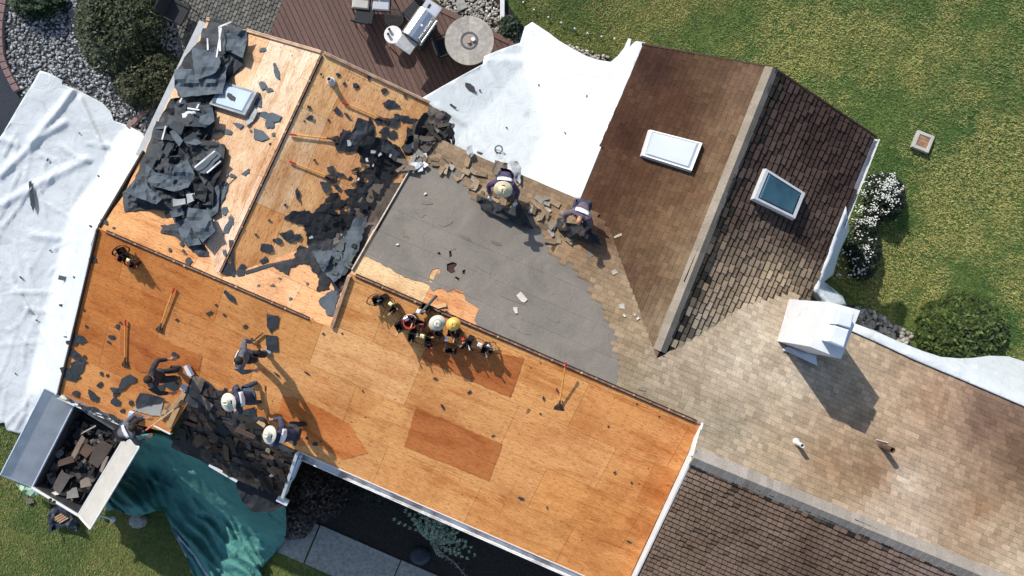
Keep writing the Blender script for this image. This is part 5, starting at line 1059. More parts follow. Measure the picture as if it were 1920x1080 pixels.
belt(763, 600, PF, 1.0, .5, 'dark tool belt with silver tool directly left of the red bucket', 'silver', 2)
belt(795, 590, PF, 1.0, 1.2, 'black tool belt with white tool between the red bucket and the white hat', 'white_paint', 3)
belt(792, 625, PF, 1.0, -.2, 'black tool belt with yellow tape below the white straw hat', 'yellow_light', 3)
belt(813, 634, PF, .85, .9, 'brown tool belt with long hammers right below the white straw hat', None, 3)
belt(850, 640, PF, 1.0, 1.4, 'dark tool belt with pink handled tool below the yellow hat', 'silver', 2)
belt(868, 630, PF, .9, -1.0, 'dark red tool belt right of and below the yellow hat', 'red_paint', 2, True, 'leather_brown')
belt(898, 640, PF, 1.0, -.4, 'black tool belt with white tape at the right end of the row along the ridge', 'white_paint', 3)
belt(916, 652, PF, .8, .8, 'brown pouch with blue tool at the far right end of the row', 'steel_blue', 2, False, 'leather_brown')
belt(232, 468, PF, .8, .4, 'dark tool pouch at the upper left corner of the front slope', None, 2, False)
belt(250, 485, PF, .8, -.5, 'dark tool belt with yellow and green tools at the upper left corner', 'yellow_light', 2)
# bucket, pipe, hats
b0 = PF.at(772, 603); bk = thing('bucket', b0, 'red plastic bucket in the row of tool belts along the right ridge', 'bucket')
mb = MB(); mb.lathe([(.10, 0), (.145, .30), (.155, .30), (.155, .33), (.138, .33), (.095, .03), (.0001, .03)], b0, None, 20); mb.build('bucket_body', 'red_paint', bk, smooth=False)
mb = MB(); mb.tube([b0+V3((.15*math.cos(k*.314), .05+.12*math.sin(k*.314), .33+.03*math.sin(k*.314))) for k in range(11)], .008, 6); mb.build('bucket_handle', 'white_paint', bk)
a, b = PF.at(788, 588, .34), PG.at(817, 556, .40); mb = MB(); mb.tube([a, b], .032, 10); mb.tube([b, b+(b-a).normalized()*.03], .036, 10); tag(mb.build('metal_pipe', 'steel_dark', None, a), 'grey metal bar leaning over the ridge beside the red bucket', 'metal bar')
mb = MB(); p = PG.at(822, 575, .02); mb.box(p, (.36, .09, .02), frame((.9, .25, 0), PG.normal())); tag(mb.build('wood_block', 'wood_handle', None, p), 'short wood offcut behind the ridge slot near the metal bar', 'wood')
def hatmesh(mb, c, r, rot, mi=0):
    mb.lathe([(r*.46, .0), (r*.50, -.012), (r*.98, -.035), (r, -.028), (r*.99, -.022), (r*.56, -.008), (r*.47, .01), (r*.42, .09), (r*.34, .125), (r*.16, .108), (.0001, .085)], c, rot, 24, (1, 1, 1), mi, 1.0, .90)
    for s in (-1, 1): mb.ball(c+rot @ V3((s*r*.15, 0, .105)), (r*.10, r*.36, .03), rot, 8, 5, (1, 1, 1), mi)
def loose_hat(u, v, lift, m, band, label, tilt=0.2, r=.19):
    c = PF.at(u, v, lift); t = thing('hat', c, label, 'hat'); rot = Matrix.Rotation(.5, 3, 'Z') @ Matrix.Rotation(tilt, 3, 'X'); mb = MB(); hatmesh(mb, c, r, rot); mb.build('hat_body', m, t, smooth=True); mb = MB(); mb.lathe([(r*.52, .004), (r*.525, .03), (r*.48, .05)], c, rot, 20); mb.build('hat_band', band, t)
loose_hat(820, 606, .42, 'straw_white', 'panel_cream', 'white straw hat resting on a tool belt beside the yellow hat')
loose_hat(850, 608, .40, 'yellow_paint', 'yellow_light', 'yellow hat resting on a tool belt beside the white straw hat', .1, .165)
mb = MB(); c = pt(935, 280, zback(935, 280)+.17); mb.tube([c+V3((.095*math.cos(k*.3142), .095*math.sin(k*.3142), .02)) for k in range(21)], .018, 8); tag(mb.build('tape_roll', 'steel_dark', None, c), 'dark ring shaped tape roll lying on the white back sheet', 'tape roll')

# ------------------------------------------------------------------ people
def skin(name, js, es, m, parent, sub=2, root=0):
    o = ORG[parent.name]; me = bpy.data.meshes.new(name); me.from_pydata([p-o for p, r in js], es, [])
    ob = bpy.data.objects.new(name+'_tmp', me); COL.objects.link(ob); ob.modifiers.new('Skin', 'SKIN')
    if not me.skin_vertices: pass
    sv = me.skin_vertices[0].data
    for i, (p, r) in enumerate(js): sv[i].radius = (r, r) if isinstance(r, (int, float)) else r; sv[i].use_root = (i == root)
    ob.modifiers['Skin'].use_smooth_shade = True
    s = ob.modifiers.new('Sub', 'SUBSURF'); s.levels = sub; s.render_levels = sub
    bpy.context.view_layer.update(); dg = bpy.context.evaluated_depsgraph_get(); m2 = bpy.data.meshes.new_from_object(ob.evaluated_get(dg))
    bpy.data.objects.remove(ob); m2.materials.clear(); m2.materials.append(M[m]); m2.name = name
    for p in m2.polygons: p.use_smooth = True; p.material_index = 0
    ob = bpy.data.objects.new(name, m2); COL.objects.link(ob); ob.parent = parent; ORG[ob.name] = o; return ob
def ik(a, c, l1, l2, hint):
    d = c-a; L = min(d.length, (l1+l2)*.995); dn = d.normalized(); x = (l1*l1-l2*l2+L*L)/(2*L); h = math.sqrt(max(0, l1*l1-x*x))
    hp_ = hint-dn*hint.dot(dn); hp_ = hp_.normalized() if hp_.length > 1e-4 else V3((0, 0, 1)); return a+dn*x+hp_*h
def person(u, v, pl, head_deg, bend, label, hands=None, stride=(.10, -.10), width=.13, knee=.93, shirt='navy_cloth', legs='black_cloth', boots='boot', hat=None, glove=None, towel=True, hairm='hair', twist=0, lift=0.0, neck=None):
    b = pl.at(u, v, lift); t = thing('person', b, label, 'person'); a = math.radians(head_deg)
    fw = V3((math.cos(a), math.sin(a), 0)); lf = V3((-fw.y, fw.x, 0)); UP = V3((0, 0, 1))
    feet = []
    for s, st in ((1, stride[0]), (-1, stride[1])):
        p = b+lf*s*width+fw*st; p.z = pl.z(p.x, p.y)+lift; feet.append(p)
    hipz = max(min(f.z for f in feet)+.90*knee, 0); bb = math.radians(bend)
    pel = V3((b.x, b.y, hipz))-fw*.22*math.sin(bb)
    td = fw*math.sin(bb)+UP*math.cos(bb); ch = pel+td*.30; up_ = pel+td*.47; nk = pel+td*.56
    nb = math.radians(bend*.65 if neck is None else neck); hd_ = fw*math.sin(nb)+UP*math.cos(nb); hc = nk+hd_*.14+fw*.02
    sh = [up_+lf*s*.19 for s in (1, -1)]; hip = [pel+lf*s*.09-td*.04 for s in (1, -1)]
    hands = hands or ((.15, .28, -.55), (.15, -.28, -.55))
    hp_ = [up_+fw*h[0]+lf*h[1]+UP*h[2] for h in hands]; el = [ik(sh[i], hp_[i], .29, .27, -fw*.5+lf*(1, -1)[i]*.6) for i in (0, 1)]
    wr = [el[i]+(hp_[i]-el[i]).normalized()*.26 for i in (0, 1)]; an = [f+UP*.09 for f in feet]; kn = [ik(hip[i], an[i], .44, .43, fw) for i in (0, 1)]
    # body: one continuous surface
    js = [(pel, .100), (ch, (.13, .11)), (up_, .12), (nk, .055), (hc-hd_*.04, .070), (hc+hd_*.05, .088), (hc+hd_*.10, .060)]; es = [(0, 1), (1, 2), (2, 3), (3, 4), (4, 5), (5, 6)]
    def addj(p, r, par): js.append((p, r)); es.append((par, len(js)-1)); return len(js)-1
    hf = (fw*math.cos(nb)-UP*math.sin(nb))
    addj(hc+hf*.105+hd_*.0, .018, 5)
    for i, s in ((0, 1), (1, -1)):
        k = addj(sh[i], .062, 2); k = addj(el[i], .046, k); k = addj(wr[i], .030, k); d = (wr[i]-el[i]).normalized(); sd_ = d.cross(UP); sd_ = sd_.normalized() if sd_.length > .1 else lf
        pm = addj(wr[i]+d*.07, (.040, .022), k)
        k = addj(hip[i], .070, 0); k = addj(kn[i], .060, k); k = addj(an[i], .042, k); addj(an[i]+fw*.12-UP*.05, .036, k)
    bo_ = skin('body', js, es, 'skin', t, 2); bo_.data.materials.append(M[shirt]); bo_.data.materials.append(M[legs])
    zone = [(nk, 1), (up_, 1), (ch, 1), (pel, 2), (hc-hd_*.06, 0), (hc, 0), (hc+hd_*.1, 0)]
    for i in (0, 1): zone += [(sh[i], 1), (el[i], 1), (el[i].lerp(wr[i], .5), 1), (wr[i], 0), (wr[i]+(wr[i]-el[i]).normalized()*.07, 0), (hip[i], 2), (kn[i], 2), (hip[i].lerp(kn[i], .5), 2), (kn[i].lerp(an[i], .5), 2), (an[i], 2)]
    for p_ in bo_.data.polygons: c_ = p_.center+ORG[t.name]; p_.material_index = min(zone, key=lambda zz: (zz[0]-c_).length)[1]
    for i, s in ((0, 1), (1, -1)):
        d = (wr[i]-el[i]).normalized(); sd_ = d.cross(UP); sd_ = sd_.normalized() if sd_.length > .1 else lf; nm = d.cross(sd_).normalized()
        fj = [(wr[i]+d*.02, .030), (wr[i]+d*.075, .036)]; fe = [(0, 1)]
        for q in range(4):
            o_ = sd_*(-.030+.020*q); ln = (.065, .078, .072, .056)[q]; n0 = len(fj); fj.append((wr[i]+d*.10+o_, .010)); fj.append((wr[i]+d*(.10+ln*.55)+o_+UP*-.012, .0095)); fj.append((wr[i]+d*(.10+ln*.85)+o_-UP*.035, .008)); fe += [(1, n0), (n0, n0+1), (n0+1, n0+2)]
        n0 = len(fj); fj.append((wr[i]+d*.06-sd_*.045*s, .012)); fj.append((wr[i]+d*.10-sd_*.058*s-UP*.01, .010)); fe += [(1, n0), (n0, n0+1)]
        skin('glove' if glove else 'hand', fj, fe, glove or 'skin', t, 1)
    # clothes
    js = [(pel+td*.02, .150), (ch, (.165, .145)), (up_, .140), (nk-td*.02, .070)]; es = [(0, 1), (1, 2), (2, 3)]
    for i in (0, 1):
        js += [(sh[i], .082), (el[i], .062), (el[i].lerp(wr[i], .85), .045)]; k = len(js)-3; es += [(2, k), (k, k+1), (k+1, k+2)]
    skin('shirt', js, es, shirt, t, 2)
    js = [(pel+td*.05, .165), (pel-td*.05, .170)]; es = [(0, 1)]
    for i in (0, 1):
        js += [(hip[i].lerp(kn[i], .2), .105), (kn[i], .080), (an[i]+UP*.02, .062)]; k = len(js)-3; es += [(1, k), (k, k+1), (k+1, k+2)]
    skin('trousers', js, es, legs, t, 2)
    for i in (0, 1): skin('boot', [(an[i]-fw*.03+UP*.02, .056), (an[i]-UP*.035, .056), (an[i]+fw*.10-UP*.045, .050), (an[i]+fw*.18-UP*.055, .040)], [(0, 1), (1, 2), (2, 3)], boots, t, 1)
    rot = frame(hf, hd_); mb = MB()
    if hairm: mb.lathe([(.101*math.sin(k*.26), .101*math.cos(k*.26)) if k else (.0001, .101) for k in range(0, 7)][::-1], hc+hd_*.055-hf*.014, rot, 14, (1, 1, 1), 0, 1.03, .96); mb.build('hair', hairm, t, smooth=True)
    mb = MB()
    for s in (-1, 1): mb.ball(hc+hd_*.03+hf*.082+rot @ V3((0, s*.034, 0)), .013, rot, 6, 4); mb.ball(hc+hd_*.01+rot @ V3((0, s*.086, 0)), (.02, .010, .03), rot, 6, 4)
    mb.build('eyes_and_ears', 'skin', t)
    if hat: mb = MB(); hatmesh(mb, hc+hd_*.105, .210, rot @ Matrix.Rotation(math.pi/2, 3, 'Z')); mb.build('straw_hat', hat, t, smooth=True)
    if towel:
        mb = MB(); bk_ = td.cross(lf).normalized(); bk_ = bk_ if bk_.dot(fw) < 0 else -bk_; c = nk-td*.10+bk_*.115; f = frame(lf, bk_)
        pts = []
        for j in range(4):
            for i in range(7): x = (i-3)*.055; y = (j-1.5)*.05; pts.append(c+f @ V3((x, y*(1-.25*abs(i-3)/3), .02-.9*x*x+.012*nz(i*1.7, j*2.1, u))))
        top = pts; bo = [p-bk_*.02 for p in pts]; fs = [(j*7+i, j*7+i+1, j*7+i+8, j*7+i+7) for j in range(3) for i in range(6)]; o_ = 28
        fs2 = fs+[tuple(28+q for q in reversed(g)) for g in fs]; ed = [(i, i+1) for i in range(6)]+[(j*7+6, j*7+13) for j in range(3)]+[(27-i, 26-i) for i in range(6)]+[(21-j*7, 14-j*7) for j in range(3)]
        fs2 += [(b_, a_, a_+28, b_+28) for a_, b_ in ed]; mb.add(top+bo, fs2); mb.build('neck_towel', 'white_cloth', t, smooth=True)
    return t
person(948, 345, PG, -98, 36, 'worker in a straw hat and purple shirt bending over black felt on the back slope', ((.30, .30, -.42), (.26, -.30, -.40)), (.12, -.12), .16, .90, 'purple_cloth', 'navy_cloth', hat='straw', glove='white_cloth')
person(1087, 398, PG, -112, 44, 'bald worker in a plum shirt bending over black felt on the back slope', ((.28, .22, -.40), (.30, -.24, -.36)), (.12, -.2), .18, .86, 'plum_cloth', 'navy_cloth', hat=None, hairm=None)
person(484, 663, PF, -15, 10, 'worker in dark clothes walking upright on the front slope with a long shadow', ((.02, .34, -.42), (.20, -.26, -.45)), (.16, -.18), .10, .97, 'grey_cloth', 'black_cloth', 'boot_light')
person(327, 698, PF, 2, 8, 'worker in black with arms held out wide on the left of the front slope', ((.24, .38, -.40), (.22, -.40, -.42)), (.04, -.04), .13, .95, 'black_cloth', 'black_cloth', 'boot', towel=False)
person(485, 735, PF, 190, 22, 'straw hat worker in navy beside the edge of the black front felt', ((.25, .28, -.45), (.25, -.2, -.45)), (.02, -.02), .24, .92, 'navy_cloth', 'denim', 'boot', hat='straw_white', glove=None)
person(562, 802, PF, 165, 38, 'straw hat worker in navy holding a scraper nearest the corner of the front eave', ((.38, .24, -.30), (.36, -.2, -.34)), (.08, -.14), .15, .90, 'navy_cloth', 'black_cloth', 'boot', hat='straw_white')
person(262, 800, PF, 25, 55, 'bent worker in grey holding a shovel at the front eave above the trailer', ((.32, .10, -.32), (.10, -.34, -.40)), (.08, -.1), .15, .80, 'grey_cloth', 'black_cloth', 'boot', hat=None, hairm='hair')

# ------------------------------------------------------------------ deck and its furniture
ZD = 1.12
def dk(u, v, h=0.0): return pt(u, v, ZD+h)
deck = thing('deck', dk(680, 60), 'brown plank deck behind the house carrying the grill and round tables', 'deck')
DP = [dk(*p) for p in [(560, -60), (760, -60), (805, 8), (955, 78), (985, 120), (900, 270), (720, 240), (490, 130), (500, 75), (538, -20)]]
DP2 = [(p.x, p.y) for p in DP]; mb = MB(); bdir = V3((-.42, .907, 0)); bd = V3((bdir.y, -bdir.x, 0)); o = DP[4]
k = -60
while k < 70:
    s = k*.150; xs = []; q = o+bd*s
    P2 = [((p-o).dot(bdir), (p-o).dot(bd)) for p in DP]
    for i in range(len(P2)):
        a, b = P2[i], P2[(i+1) % len(P2)]
        if (a[1] > s) != (b[1] > s): xs.append(a[0]+(b[0]-a[0])*(s-a[1])/(b[1]-a[1]))
    xs.sort()
    if len(xs) > 1:
        g = R.uniform(.85, 1.12); a, b = o+bd*s+bdir*xs[0], o+bd*s+bdir*xs[-1]; mb.box((a+b)/2-V3((0, 0, .015)), ((b-a).length, .138, .03), frame(bdir, (0, 0, 1)), tuple(x*g for x in (.112, .064, .053)), 0, .004)
    k += 1
mb.build('deck_boards', 'deck_wood', deck)
mb = MB()
for a, b in (((764, -40), (806, 8)), ((806, 8), (956, 79)), ((956, 79), (986, 121))):
    p, q = dk(*a, .006), dk(*b, .006); mb.box((p+q)/2, ((q-p).length, .16, .04), frame(q-p, (0, 0, 1)), (.13, .075, .062), 0, .004)
mb.build('border_board', 'deck_wood', deck)
mb = MB(); sheet(mb, [px(p) for p in DP], lambda u, v: pt(u, v, ZD-.05), None, (), .35); mb.build('deck_frame', 'dark_wood', deck)
# round wood table
zt = ZD+.74; tc = pt(880, 76, zt); tb = thing('round_table', V3((tc.x, tc.y, ZD)), 'large round grey wood table with dark centre bowl on the deck', 'table'); RT = .685
mb = MB()
for k in range(40):
    a0, a1 = k/40*6.2832, (k+1)/40*6.2832; sec = k//5; g = (.92, 1.05, .86, 1.0, .95, 1.08, .9, 1.02)[sec]; r0 = .24
    for j in range(4):
        ra, rb = r0+(RT-r0)*j/4, r0+(RT-r0)*(j+1)/4-.004; gg = g*R.choice((.94, 1.0, 1.06)) if k % 5 == 0 or j >= 0 else g
        cst = [V3((tc.x+r*math.cos(a), tc.y+r*math.sin(a), zt)) for r, a in ((ra, a0), (rb, a0), (rb, a1), (ra, a1))]
        mb.add(cst, [(0, 1, 2, 3)], tuple(x*gg for x in (.36, .335, .30)))
mb.lathe([(RT-.004, -.002), (RT, -.01), (RT, -.05), (.2, -.05)], tc, None, 40, (.28, .26, .235)); mb.build('table_top', 'table_wood', tb)
mb = MB(); mb.lathe([(.25, -.03), (.25, .008), (.20, .008), (.19, -.02), (.0001, -.022)], tc, None, 28); mb.build('centre_bowl', 'steel_dark', tb)
mb = MB(); mb.lathe([(.34, -.74), (.34, -.70), (.08, -.64), (.07, -.1), (.24, -.05)], tc, None, 18); mb.build('pedestal', 'steel_dark', tb)
for (du, dv, m, lb) in ((-1, 1, 'skin', 'pinkish candle in the centre bowl of the round wood table'), (7, -3, 'white_cloth', 'white candle in the centre bowl of the round wood table')):
    p = pt(880+du, 76+dv, zt+.07); mb = MB(); mb.lathe([(.055, -.085), (.055, -.005), (.05, 0), (.0001, -.004)], p, None, 14); tag(mb.build('candle', m, None, p), lb, 'candle')
# white side table with two cups
zs = ZD+.52; sc_ = pt(737, 65, zs); st = thing('side_table', V3((sc_.x, sc_.y, ZD)), 'small round white side table on the deck with two cups', 'table')
mb = MB(); mb.lathe([(.0001, 0), (.245, 0), (.255, -.01), (.25, -.035), (.0001, -.035)][::-1], sc_, None, 28); mb.build('table_top', 'white_paint', st)
for k in range(3):
    a = 3.9+k*2.094; mb = MB(); mb.tube([sc_+V3((.12*math.cos(a), .12*math.sin(a), -.03)), sc_+V3((.26*math.cos(a), .26*math.sin(a), -.52))], [.024, .018], 8); mb.build('leg', 'panel_cream', st)
for (u, v, lb) in ((731, 57, 'upper of two cups on the white side table'), (729, 66, 'lower of two cups on the white side table')):
    p = pt(u, v, zs); mb = MB(); mb.lathe([(.03, .0), (.042, .11), (.036, .11), (.03, .09), (.0001, .088)], p, None, 14, mi=0); ob = mb.build('cup', 'chalk_grey', None, p); tag(ob, lb, 'cup'); m2 = MB(); m2.lathe([(.034, .095), (.0001, .096)], p, None, 12); m2.build('drink', 'hole', ob)
# dark mesh table
zm = ZD+.48; mc = pt(739, 34, zm); mt = thing('mesh_table', V3((mc.x, mc.y, ZD)), 'round black metal mesh table beside the grey chairs', 'table'); mb = MB()
mb.tube([mc+V3((.256*math.cos(k*.2417), .256*math.sin(k*.2417), 0)) for k in range(27)], .012, 6)
for k in range(-7, 8):
    s = k*.034; h = math.sqrt(max(0, .255**2-s*s)); mb.tube([mc+V3((s, -h, 0)), mc+V3((s, h, 0))], .006, 5); mb.tube([mc+V3((-h, s, 0)), mc+V3((h, s, 0))], .006, 5)
mb.build('table_top', 'black_plastic', mt)
for k in range(3):
    a = .6+k*2.094; mb = MB(); mb.tube([mc+V3((.22*math.cos(a), .22*math.sin(a), 0)), mc+V3((.30*math.cos(a), .30*math.sin(a), -.48))], .012, 6); mb.build('leg', 'black_plastic', mt)
def chair(u, v, deg, label, base, seatm='wicker', backm='wicker', h=.43, w_=.52, backh=.45, cushion=None, arm=True, group=None):
    p = pt(u, v, base+h); b = V3((p.x, p.y, base)); t = thing('chair', b, label, 'chair', group); rot = rotz(math.radians(deg))
    def W(x, y, z): return b+rot @ V3((x, y, z))
    mb = MB(); mb.box(W(0, 0, h), (w_, w_, .07), rot, bev=.02); mb.build('seat', seatm, t)
    mb = MB(); f = rot @ Matrix.Rotation(-.22, 3, 'Y'); mb.box(W(-w_/2-.04, 0, h+backh/2), (.05, w_, backh), f, bev=.018); mb.build('backrest', backm, t)
    for sx in (-1, 1):
        for sy in (-1, 1): mb = MB(); mb.tube([W(sx*w_*.46, sy*w_*.46, h), W(sx*w_*.5, sy*w_*.5, 0)], .016, 6); mb.build('leg', 'black_plastic', t)
    if arm:
        for sy in (-1, 1): mb = MB(); mb.tube([W(-w_/2-.05, sy*w_*.52, h+.22), W(w_*.2, sy*w_*.54, h+.22), W(w_*.46, sy*w_*.52, h+.16), W(w_*.46, sy*w_*.5, h)], .018, 6); mb.build('armrest', 'black_plastic', t)
    if cushion: mb = MB(); mb.box(W(.01, 0, h+.07), (w_*.92, w_*.92, .09), rot, bev=.03); mb.build('cushion', cushion, t)
    return t
chair(684, 28, 78, 'dark wicker chair facing away left of the grey cushioned chair on the deck', ZD, arm=False)
chair(716, 5, -94, 'chair with pale grey cushion at the top edge of the deck', ZD, cushion='cushion_grey', arm=False)
chair(678, 2, -96, 'chair with light tan cushion at the top edge above the dark wicker chair', ZD, cushion='panel_cream', arm=False)
chair(778, 24, -135, 'dark wicker chair beside the grill and black mesh table', ZD, arm=False)
chair(838, 88, 20, 'dark chair with curved armrest tucked between grill and round wood table', ZD)
chair(332, 22, -28, 'black wicker armchair on the patio beside the big bush', gat(335, 25).z+.05, w_=.62)
# grill
gp = pt(793, 68, ZD); ga = math.atan2(.82, .57); gr = thing('gas_grill', gp, 'silver gas grill with side shelves on the deck', 'grill'); rg = rotz(ga)
def Wg(x, y, z): return gp+rg @ V3((x, y, z))
mb = MB(); mb.box(Wg(0, 0, .42), (.80, .50, .72), rg, bev=.02); mb.build('cabinet', 'steel_dark', gr)
mb = MB(); mb.box(Wg(0, 0, .84), (.84, .56, .14), rg, bev=.02); mb.build('firebox', 'black_plastic', gr)
mb = MB(); prof = [(-.28, .0), (-.27, .12), (-.19, .23), (-.05, .27), (.08, .25), (.20, .17), (.27, .04), (.28, 0)]; nn_ = len(prof)
vs = [Wg(x, -y, .91+z) for x in (-.41, .41) for (y, z) in prof]; mb.add(vs, [(i, i+1, nn_+i+1, nn_+i) for i in range(nn_-1)]+[tuple(range(nn_))[::-1], tuple(range(nn_, 2*nn_))]); gl = mb.build('lid', 'silver', gr)
mb = MB(); mb.tube([Wg(-.36, -.34, 1.0), Wg(.36, -.34, 1.0)], .018, 8); [mb.tube([Wg(x, -.24, 1.03), Wg(x, -.34, 1.0)], .014, 6) for x in (-.33, .33)]; mb.build('lid_handle', 'silver', gl)
mb = MB(); mb.lathe([(.03, 0), (.03, .012), (.0001, .014)], Wg(0, -.12, 1.155), None, 12); mb.build('thermometer', 'white_paint', gl)
mb = MB(); mb.box(Wg(-.62, 0, .90), (.38, .50, .04), rg, bev=.012); mb.build('side_shelf', 'chalk_grey', gr); mb = MB(); mb.box(Wg(.60, 0, .91), (.34, .50, .05), rg, bev=.015); mb.build('side_shelf', 'silver', gr)
mb = MB(); mb.box(Wg(0, -.31, .83), (.84, .06, .12), rg, bev=.01); mb.build('control_panel', 'silver', gr)
for x in (-.28, -.1, .1, .28): mb = MB(); mb.tube([Wg(x, -.33, .83), Wg(x, -.38, .83)], .028, 10); mb.build('knob', 'black_plastic', gr)
for x in (-.36, .36):
    for y in (-.2, .2): mb = MB(); mb.tube([Wg(x, y-.02, .04), Wg(x, y+.02, .04)], .04, 10); mb.build('caster', 'rubber', gr)
mb = MB(); mb.box(Wg(.60, .08, .945), (.12, .06, .03), rg, bev=.01); tag(mb.build('lighter', 'black_plastic', None, Wg(.6, .08, .94)), 'small black lighter lying on the silver shelf of the grill', 'lighter')
# pole, stepping stone, lights, drain
pb = gat(942, 50); mb = MB(); mb.box(gat(942, 10, .12), (1.5, .13, .10), frame(V3((0, 1, .1)), (0, 0, 1)), bev=.01); tag(mb.build('board', 'white_paint', None, pb), 'narrow white board lying on the garden bed behind the deck', 'board')
mb = MB(); p = gat(865, 10, .05); mb.box(p, (.28, .28, .06), rotz(.42), bev=.01); tag(mb.build('stepping_stone', 'concrete', None, p), 'square grey stepping stone on the pale garden gravel', 'stepping stone')
for (u, v) in [(981, 7), (1001, 21), (1028, 35), (1052, 45), (1077, 56), (1101, 65), (1127, 71), (1151, 75)]:
    p = gat(u, v); t = thing('garden_light', p, 'tiny white round garden light in the row on the green lawn behind the white sheet', 'garden light', 'row of garden lights on the lawn'); mb = MB(); mb.tube([p, p+V3((0, 0, .10))], .008, 5); mb.build('stake', 'black_plastic', t); mb = MB(); mb.ball(p+V3((0, 0, .12)), .030, None, 10, 6); mb.build('globe', 'white_paint', t)
dp = gat(1727, 267); dr = thing('drain_grate', dp, 'square cream yard drain with dark grate set in the lawn', 'drain'); rd = rotz(-.38); mb = MB()
for (x, y, a, b) in ((-.21, 0, .09, .51), (.21, 0, .09, .51), (0, .21, .33, .09), (0, -.21, .33, .09)): mb.box(dp+rd @ V3((x, y, .07)), (a, b, .14), rd, bev=.008)
mb.build('drain_frame', 'panel_cream', dr); mb = MB(); mb.box(dp+V3((0, 0, .03)), (.33, .33, .03), rd, mi=0)
for k in range(-4, 5): mb.box(dp+rd @ V3((k*.036, 0, .10)), (.014, .33, .03), rd, mi=1)
mb.box(dp+V3((0, 0, .102)), (.33, .02, .034), rd, mi=1); mb.build('grate', ['hole', 'trim_wood'], dr)
# brick edging of the gravel
arc = [(12, -6), (10, 10), (7, 26), (5, 41), (4, 57), (4, 73), (5, 89), (6, 104), (10, 118), (15, 131), (22, 146), (29, 159), (36, 172)]
for i in range(len(arc)-1):
    a, b = gat(*arc[i]), gat(*arc[i+1]); mb = MB(); L = (b-a).length; mb.box((a+b)/2+V3((0, 0, .06)), (L*.93, .19, .16), frame(b-a, (0, 0, 1)), bev=.015, mi=0)
    tag(mb.build('edging_brick', 'brick', None, (a+b)/2), 'reddish edging brick in the curved row between gravel and driveway', 'brick', 'curved row of edging bricks')
for (u, v, a) in [(263, 217, .9), (254, 227, .9), (246, 234, .8), (273, 207, .95)]:
    p = gat(u, v, .06); mb = MB(); mb.box(p, (.24, .15, .14), rotz(a), bev=.02); tag(mb.build('edging_brick', 'brick', None, p), 'rough edging brick at the gravel corner beside the left gutter', 'brick', 'edging bricks by the left gutter')

# ------------------------------------------------------------------ plants
def bush(name, u, v, rx, ry, h, n, cols, label, leaf=(.05, .09), flowers=None, stem=True, cat='bush', lo=.15, spread=None):
    b = gat(u, v); t = thing(name, b, label, cat); mb = MB(); cl = [(R.uniform(-.75, .75), R.uniform(-.75, .75), R.uniform(.3, .85)) for _ in range(26)]
    rnd = R
    for _ in range(n):
        if rnd.random() < .72: c = rnd.choice(cl); x = c[0]+rnd.gauss(0, .17); y = c[1]+rnd.gauss(0, .17); z = c[2]+rnd.gauss(0, .10)
        else:
            x, y = rnd.uniform(-1, 1), rnd.uniform(-1, 1); z = rnd.uniform(lo, .9)
        r2 = x*x+y*y
        if r2 > 1.05+.25*nz(x*3+u, y*3, 1): continue
        z = min(z, math.sqrt(max(0, 1.12-r2))*(.82+.2*nz(x*4, y*4, u)))
        if z < lo*.5: z = rnd.uniform(.05, .2)
        p = b+V3((x*rx, y*ry, z*h)); s = rnd.uniform(*leaf); a = rnd.uniform(0, 6.283); d = V3((math.cos(a), math.sin(a), rnd.uniform(-.5, .6))).normalized(); e = V3((-d.y, d.x, rnd.uniform(-.5, .5))).normalized()
        g = rnd.uniform(.45, 1.25); c = rnd.choice(cols)
        mb.add([p-d*s, p+e*s*.45+V3((0, 0, s*.1)), p+d*s, p-e*s*.45], [(0, 1, 2, 3)], tuple(q*g for q in c))
    mb.build('foliage', 'leaf', t)
    if stem:
        m2 = MB()
        for k in range(7):
            a = k*.9; m2.tube([b+V3((.05*math.cos(a), .05*math.sin(a), 0)), b+V3((rx*.4*math.cos(a), ry*.4*math.sin(a), h*.45)), b+V3((rx*.7*math.cos(a+.2), ry*.7*math.sin(a+.2), h*.65))], [.03, .02, .008], 5)
        m2.build('stem', 'bark', t)
    if flowers:
        m3 = MB()
        for (fu, fv, fz_) in flowers:
            for _ in range(R.randint(3, 6)):
                p = gat(fu, fv, fz_)+V3((R.uniform(-.07, .07), R.uniform(-.07, .07), R.uniform(-.05, .05))); s = R.uniform(.013, .028); m3.ball(p, (s, s*R.uniform(.6, 1), s*.6), None, 6, 4, (.72, .72, .66))
        m3.build('blossom', 'leaf', t)
    return t
G1 = [(.030, .045, .014), (.045, .060, .018), (.022, .036, .014), (.075, .085, .035)]
bush('bush', 240, 55, 1.32, 1.55, 1.5, 7500, G1, 'largest dark green bush between gravel and patio', (.05, .085))
bush('bush', 285, 152, .98, .95, 1.1, 4600, [(.05, .058, .018), (.035, .045, .015), (.085, .085, .035), (.024, .034, .013)], 'rounded olive bush beside the left gutter below the largest bush', (.045, .08))
bush('bush', 78, 5, .85, .55, .7, 2600, [(.025, .055, .018), (.035, .07, .022), (.018, .035, .014)], 'low bright green shrub at the top left on the gravel', (.05, .09))
bush('bush', 1795, 615, 1.35, 1.0, .8, 5600, [(.05, .085, .018), (.075, .11, .022), (.035, .06, .014), (.10, .13, .03)], 'spreading leafy green bush on the lawn right of the chimney', (.07, .13))
fl = [(*rpt([(1615, 330), (1680, 330), (1692, 370), (1668, 402), (1630, 420), (1605, 400)]), R.uniform(.6, .95)) for _ in range(60)]+[(R.gauss(1668, 10), R.gauss(352, 12), .95) for _ in range(40)]
bush('flower_bush', 1648, 372, .62, .70, .9, 2800, [(.020, .032, .016), (.03, .045, .018), (.014, .024, .012)], 'white flowering bush with dense blossoms at the upper end of the right gable wall', (.04, .075), fl, cat='flower bush')
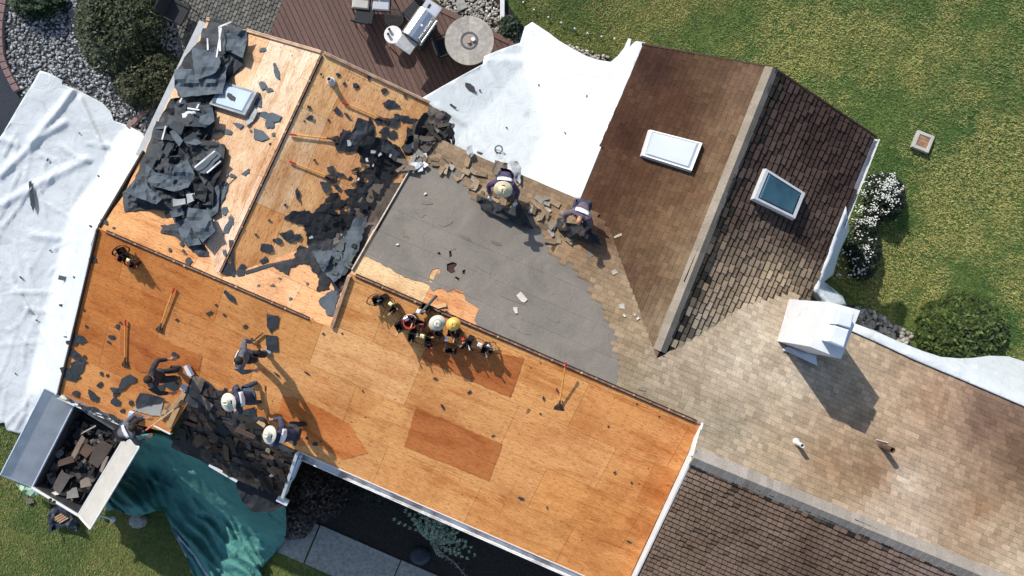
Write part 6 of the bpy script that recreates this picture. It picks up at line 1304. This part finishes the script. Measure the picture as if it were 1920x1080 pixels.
fl = [(*rpt([(1600, 400), (1640, 410), (1640, 500), (1590, 525), (1555, 520), (1580, 450)]), R.uniform(.5, .85)) for _ in range(62)]
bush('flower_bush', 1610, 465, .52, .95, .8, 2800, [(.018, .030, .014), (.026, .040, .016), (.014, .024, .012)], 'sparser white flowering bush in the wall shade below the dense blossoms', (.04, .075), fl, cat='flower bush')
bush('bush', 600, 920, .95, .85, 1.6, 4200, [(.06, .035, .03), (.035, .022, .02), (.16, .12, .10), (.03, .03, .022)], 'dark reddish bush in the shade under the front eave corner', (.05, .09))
bush('bush', 555, 975, .6, .55, .8, 1500, [(.13, .10, .08), (.08, .055, .045), (.25, .22, .19)], 'low pinkish brown shrub at the end of the concrete walk', (.05, .085))
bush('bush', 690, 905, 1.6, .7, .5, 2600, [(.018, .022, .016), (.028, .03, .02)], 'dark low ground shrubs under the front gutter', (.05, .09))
bush('bush', 955, 55, .35, .35, .5, 700, [(.02, .035, .016), (.03, .05, .02)], 'small dark shrub at the end of the narrow white board', (.04, .07))
# trailing juniper
b = gat(806, 1012); t = thing('juniper', b, 'pale green sprawling juniper beside the concrete walk', 'shrub'); mb = MB(); m2 = MB()
for k in range(90):
    a = R.gauss(1.15, .62); L = R.uniform(.5, 1.55)*(1 if a < 2.2 else .7); h = R.uniform(.3, 1.0); p = b.copy(); pts = [p.copy()]
    for s in range(7):
        p = p+V3((math.cos(a)*L/7, math.sin(a)*L/7, h/7*(1.4-s*.25))); a += R.uniform(-.32, .32); pts.append(p.copy())
        for q in range(16):
            aa = a+R.uniform(-1, 1); s_ = R.uniform(.03, .085); d = V3((math.cos(aa), math.sin(aa), R.uniform(0, .7))); e = V3((-d.y, d.x, 0))*.25; g = R.uniform(.5, 1.35); c0_ = (.36, .45, .32)
            pp = p+V3((R.uniform(-.03, .03), R.uniform(-.03, .03), 0)); mb.add([pp-e*s_, pp+e*s_, pp+d*s_], [(0, 1, 2)], tuple(x*g for x in c0_))
    m2.tube(pts, [.016*(1-i/9) for i in range(8)], 4)
mb.build('foliage', 'leaf', t); m2.build('stem', 'bark', t)
mb = MB(); pts = [gat(812+k*9, 1018+k*9+3*math.sin(k), .12+.03*math.sin(k*2)) for k in range(9)]; mb.tube(pts, [.03-.002*k for k in range(9)], 6)
for p in pts:
    for q in range(14): d = V3((R.uniform(-1, 1), R.uniform(-1, 1), R.uniform(0, 1))); mb.add([p, p+d*.09+V3((.015, 0, 0)), p+d*.09-V3((.015, 0, 0))], [(0, 1, 2)])
mb.build('trailing_branch', 'concrete', t)
p = gat(788, 1042, .10); mb = MB(); mb.ball(p, (.34, .30, .2), None, 12, 7); tag(mb.build('rock', 'navy_paint', None, p), 'dark rounded rock at the foot of the pale juniper', 'rock')
# scraps on the sheets: lay each on the sheet below it
bpy.context.view_layer.update(); dg = bpy.context.evaluated_depsgraph_get()
for o in TARP_BITS:
    del o['_t']
    hit, loc, nrm, idx, ob, mx = SC.ray_cast(dg, V3((0, 0, H)), (o.location-V3((0, 0, H))).normalized())
    if hit:
        k = (H-loc.z)/(H-o.location.z)
        for v in o.data.vertices: v.co *= k
        o.location = loc+V3((0, 0, .03))
tr_ = [o for o in COL.objects if o.name.startswith('tape_roll')][0]
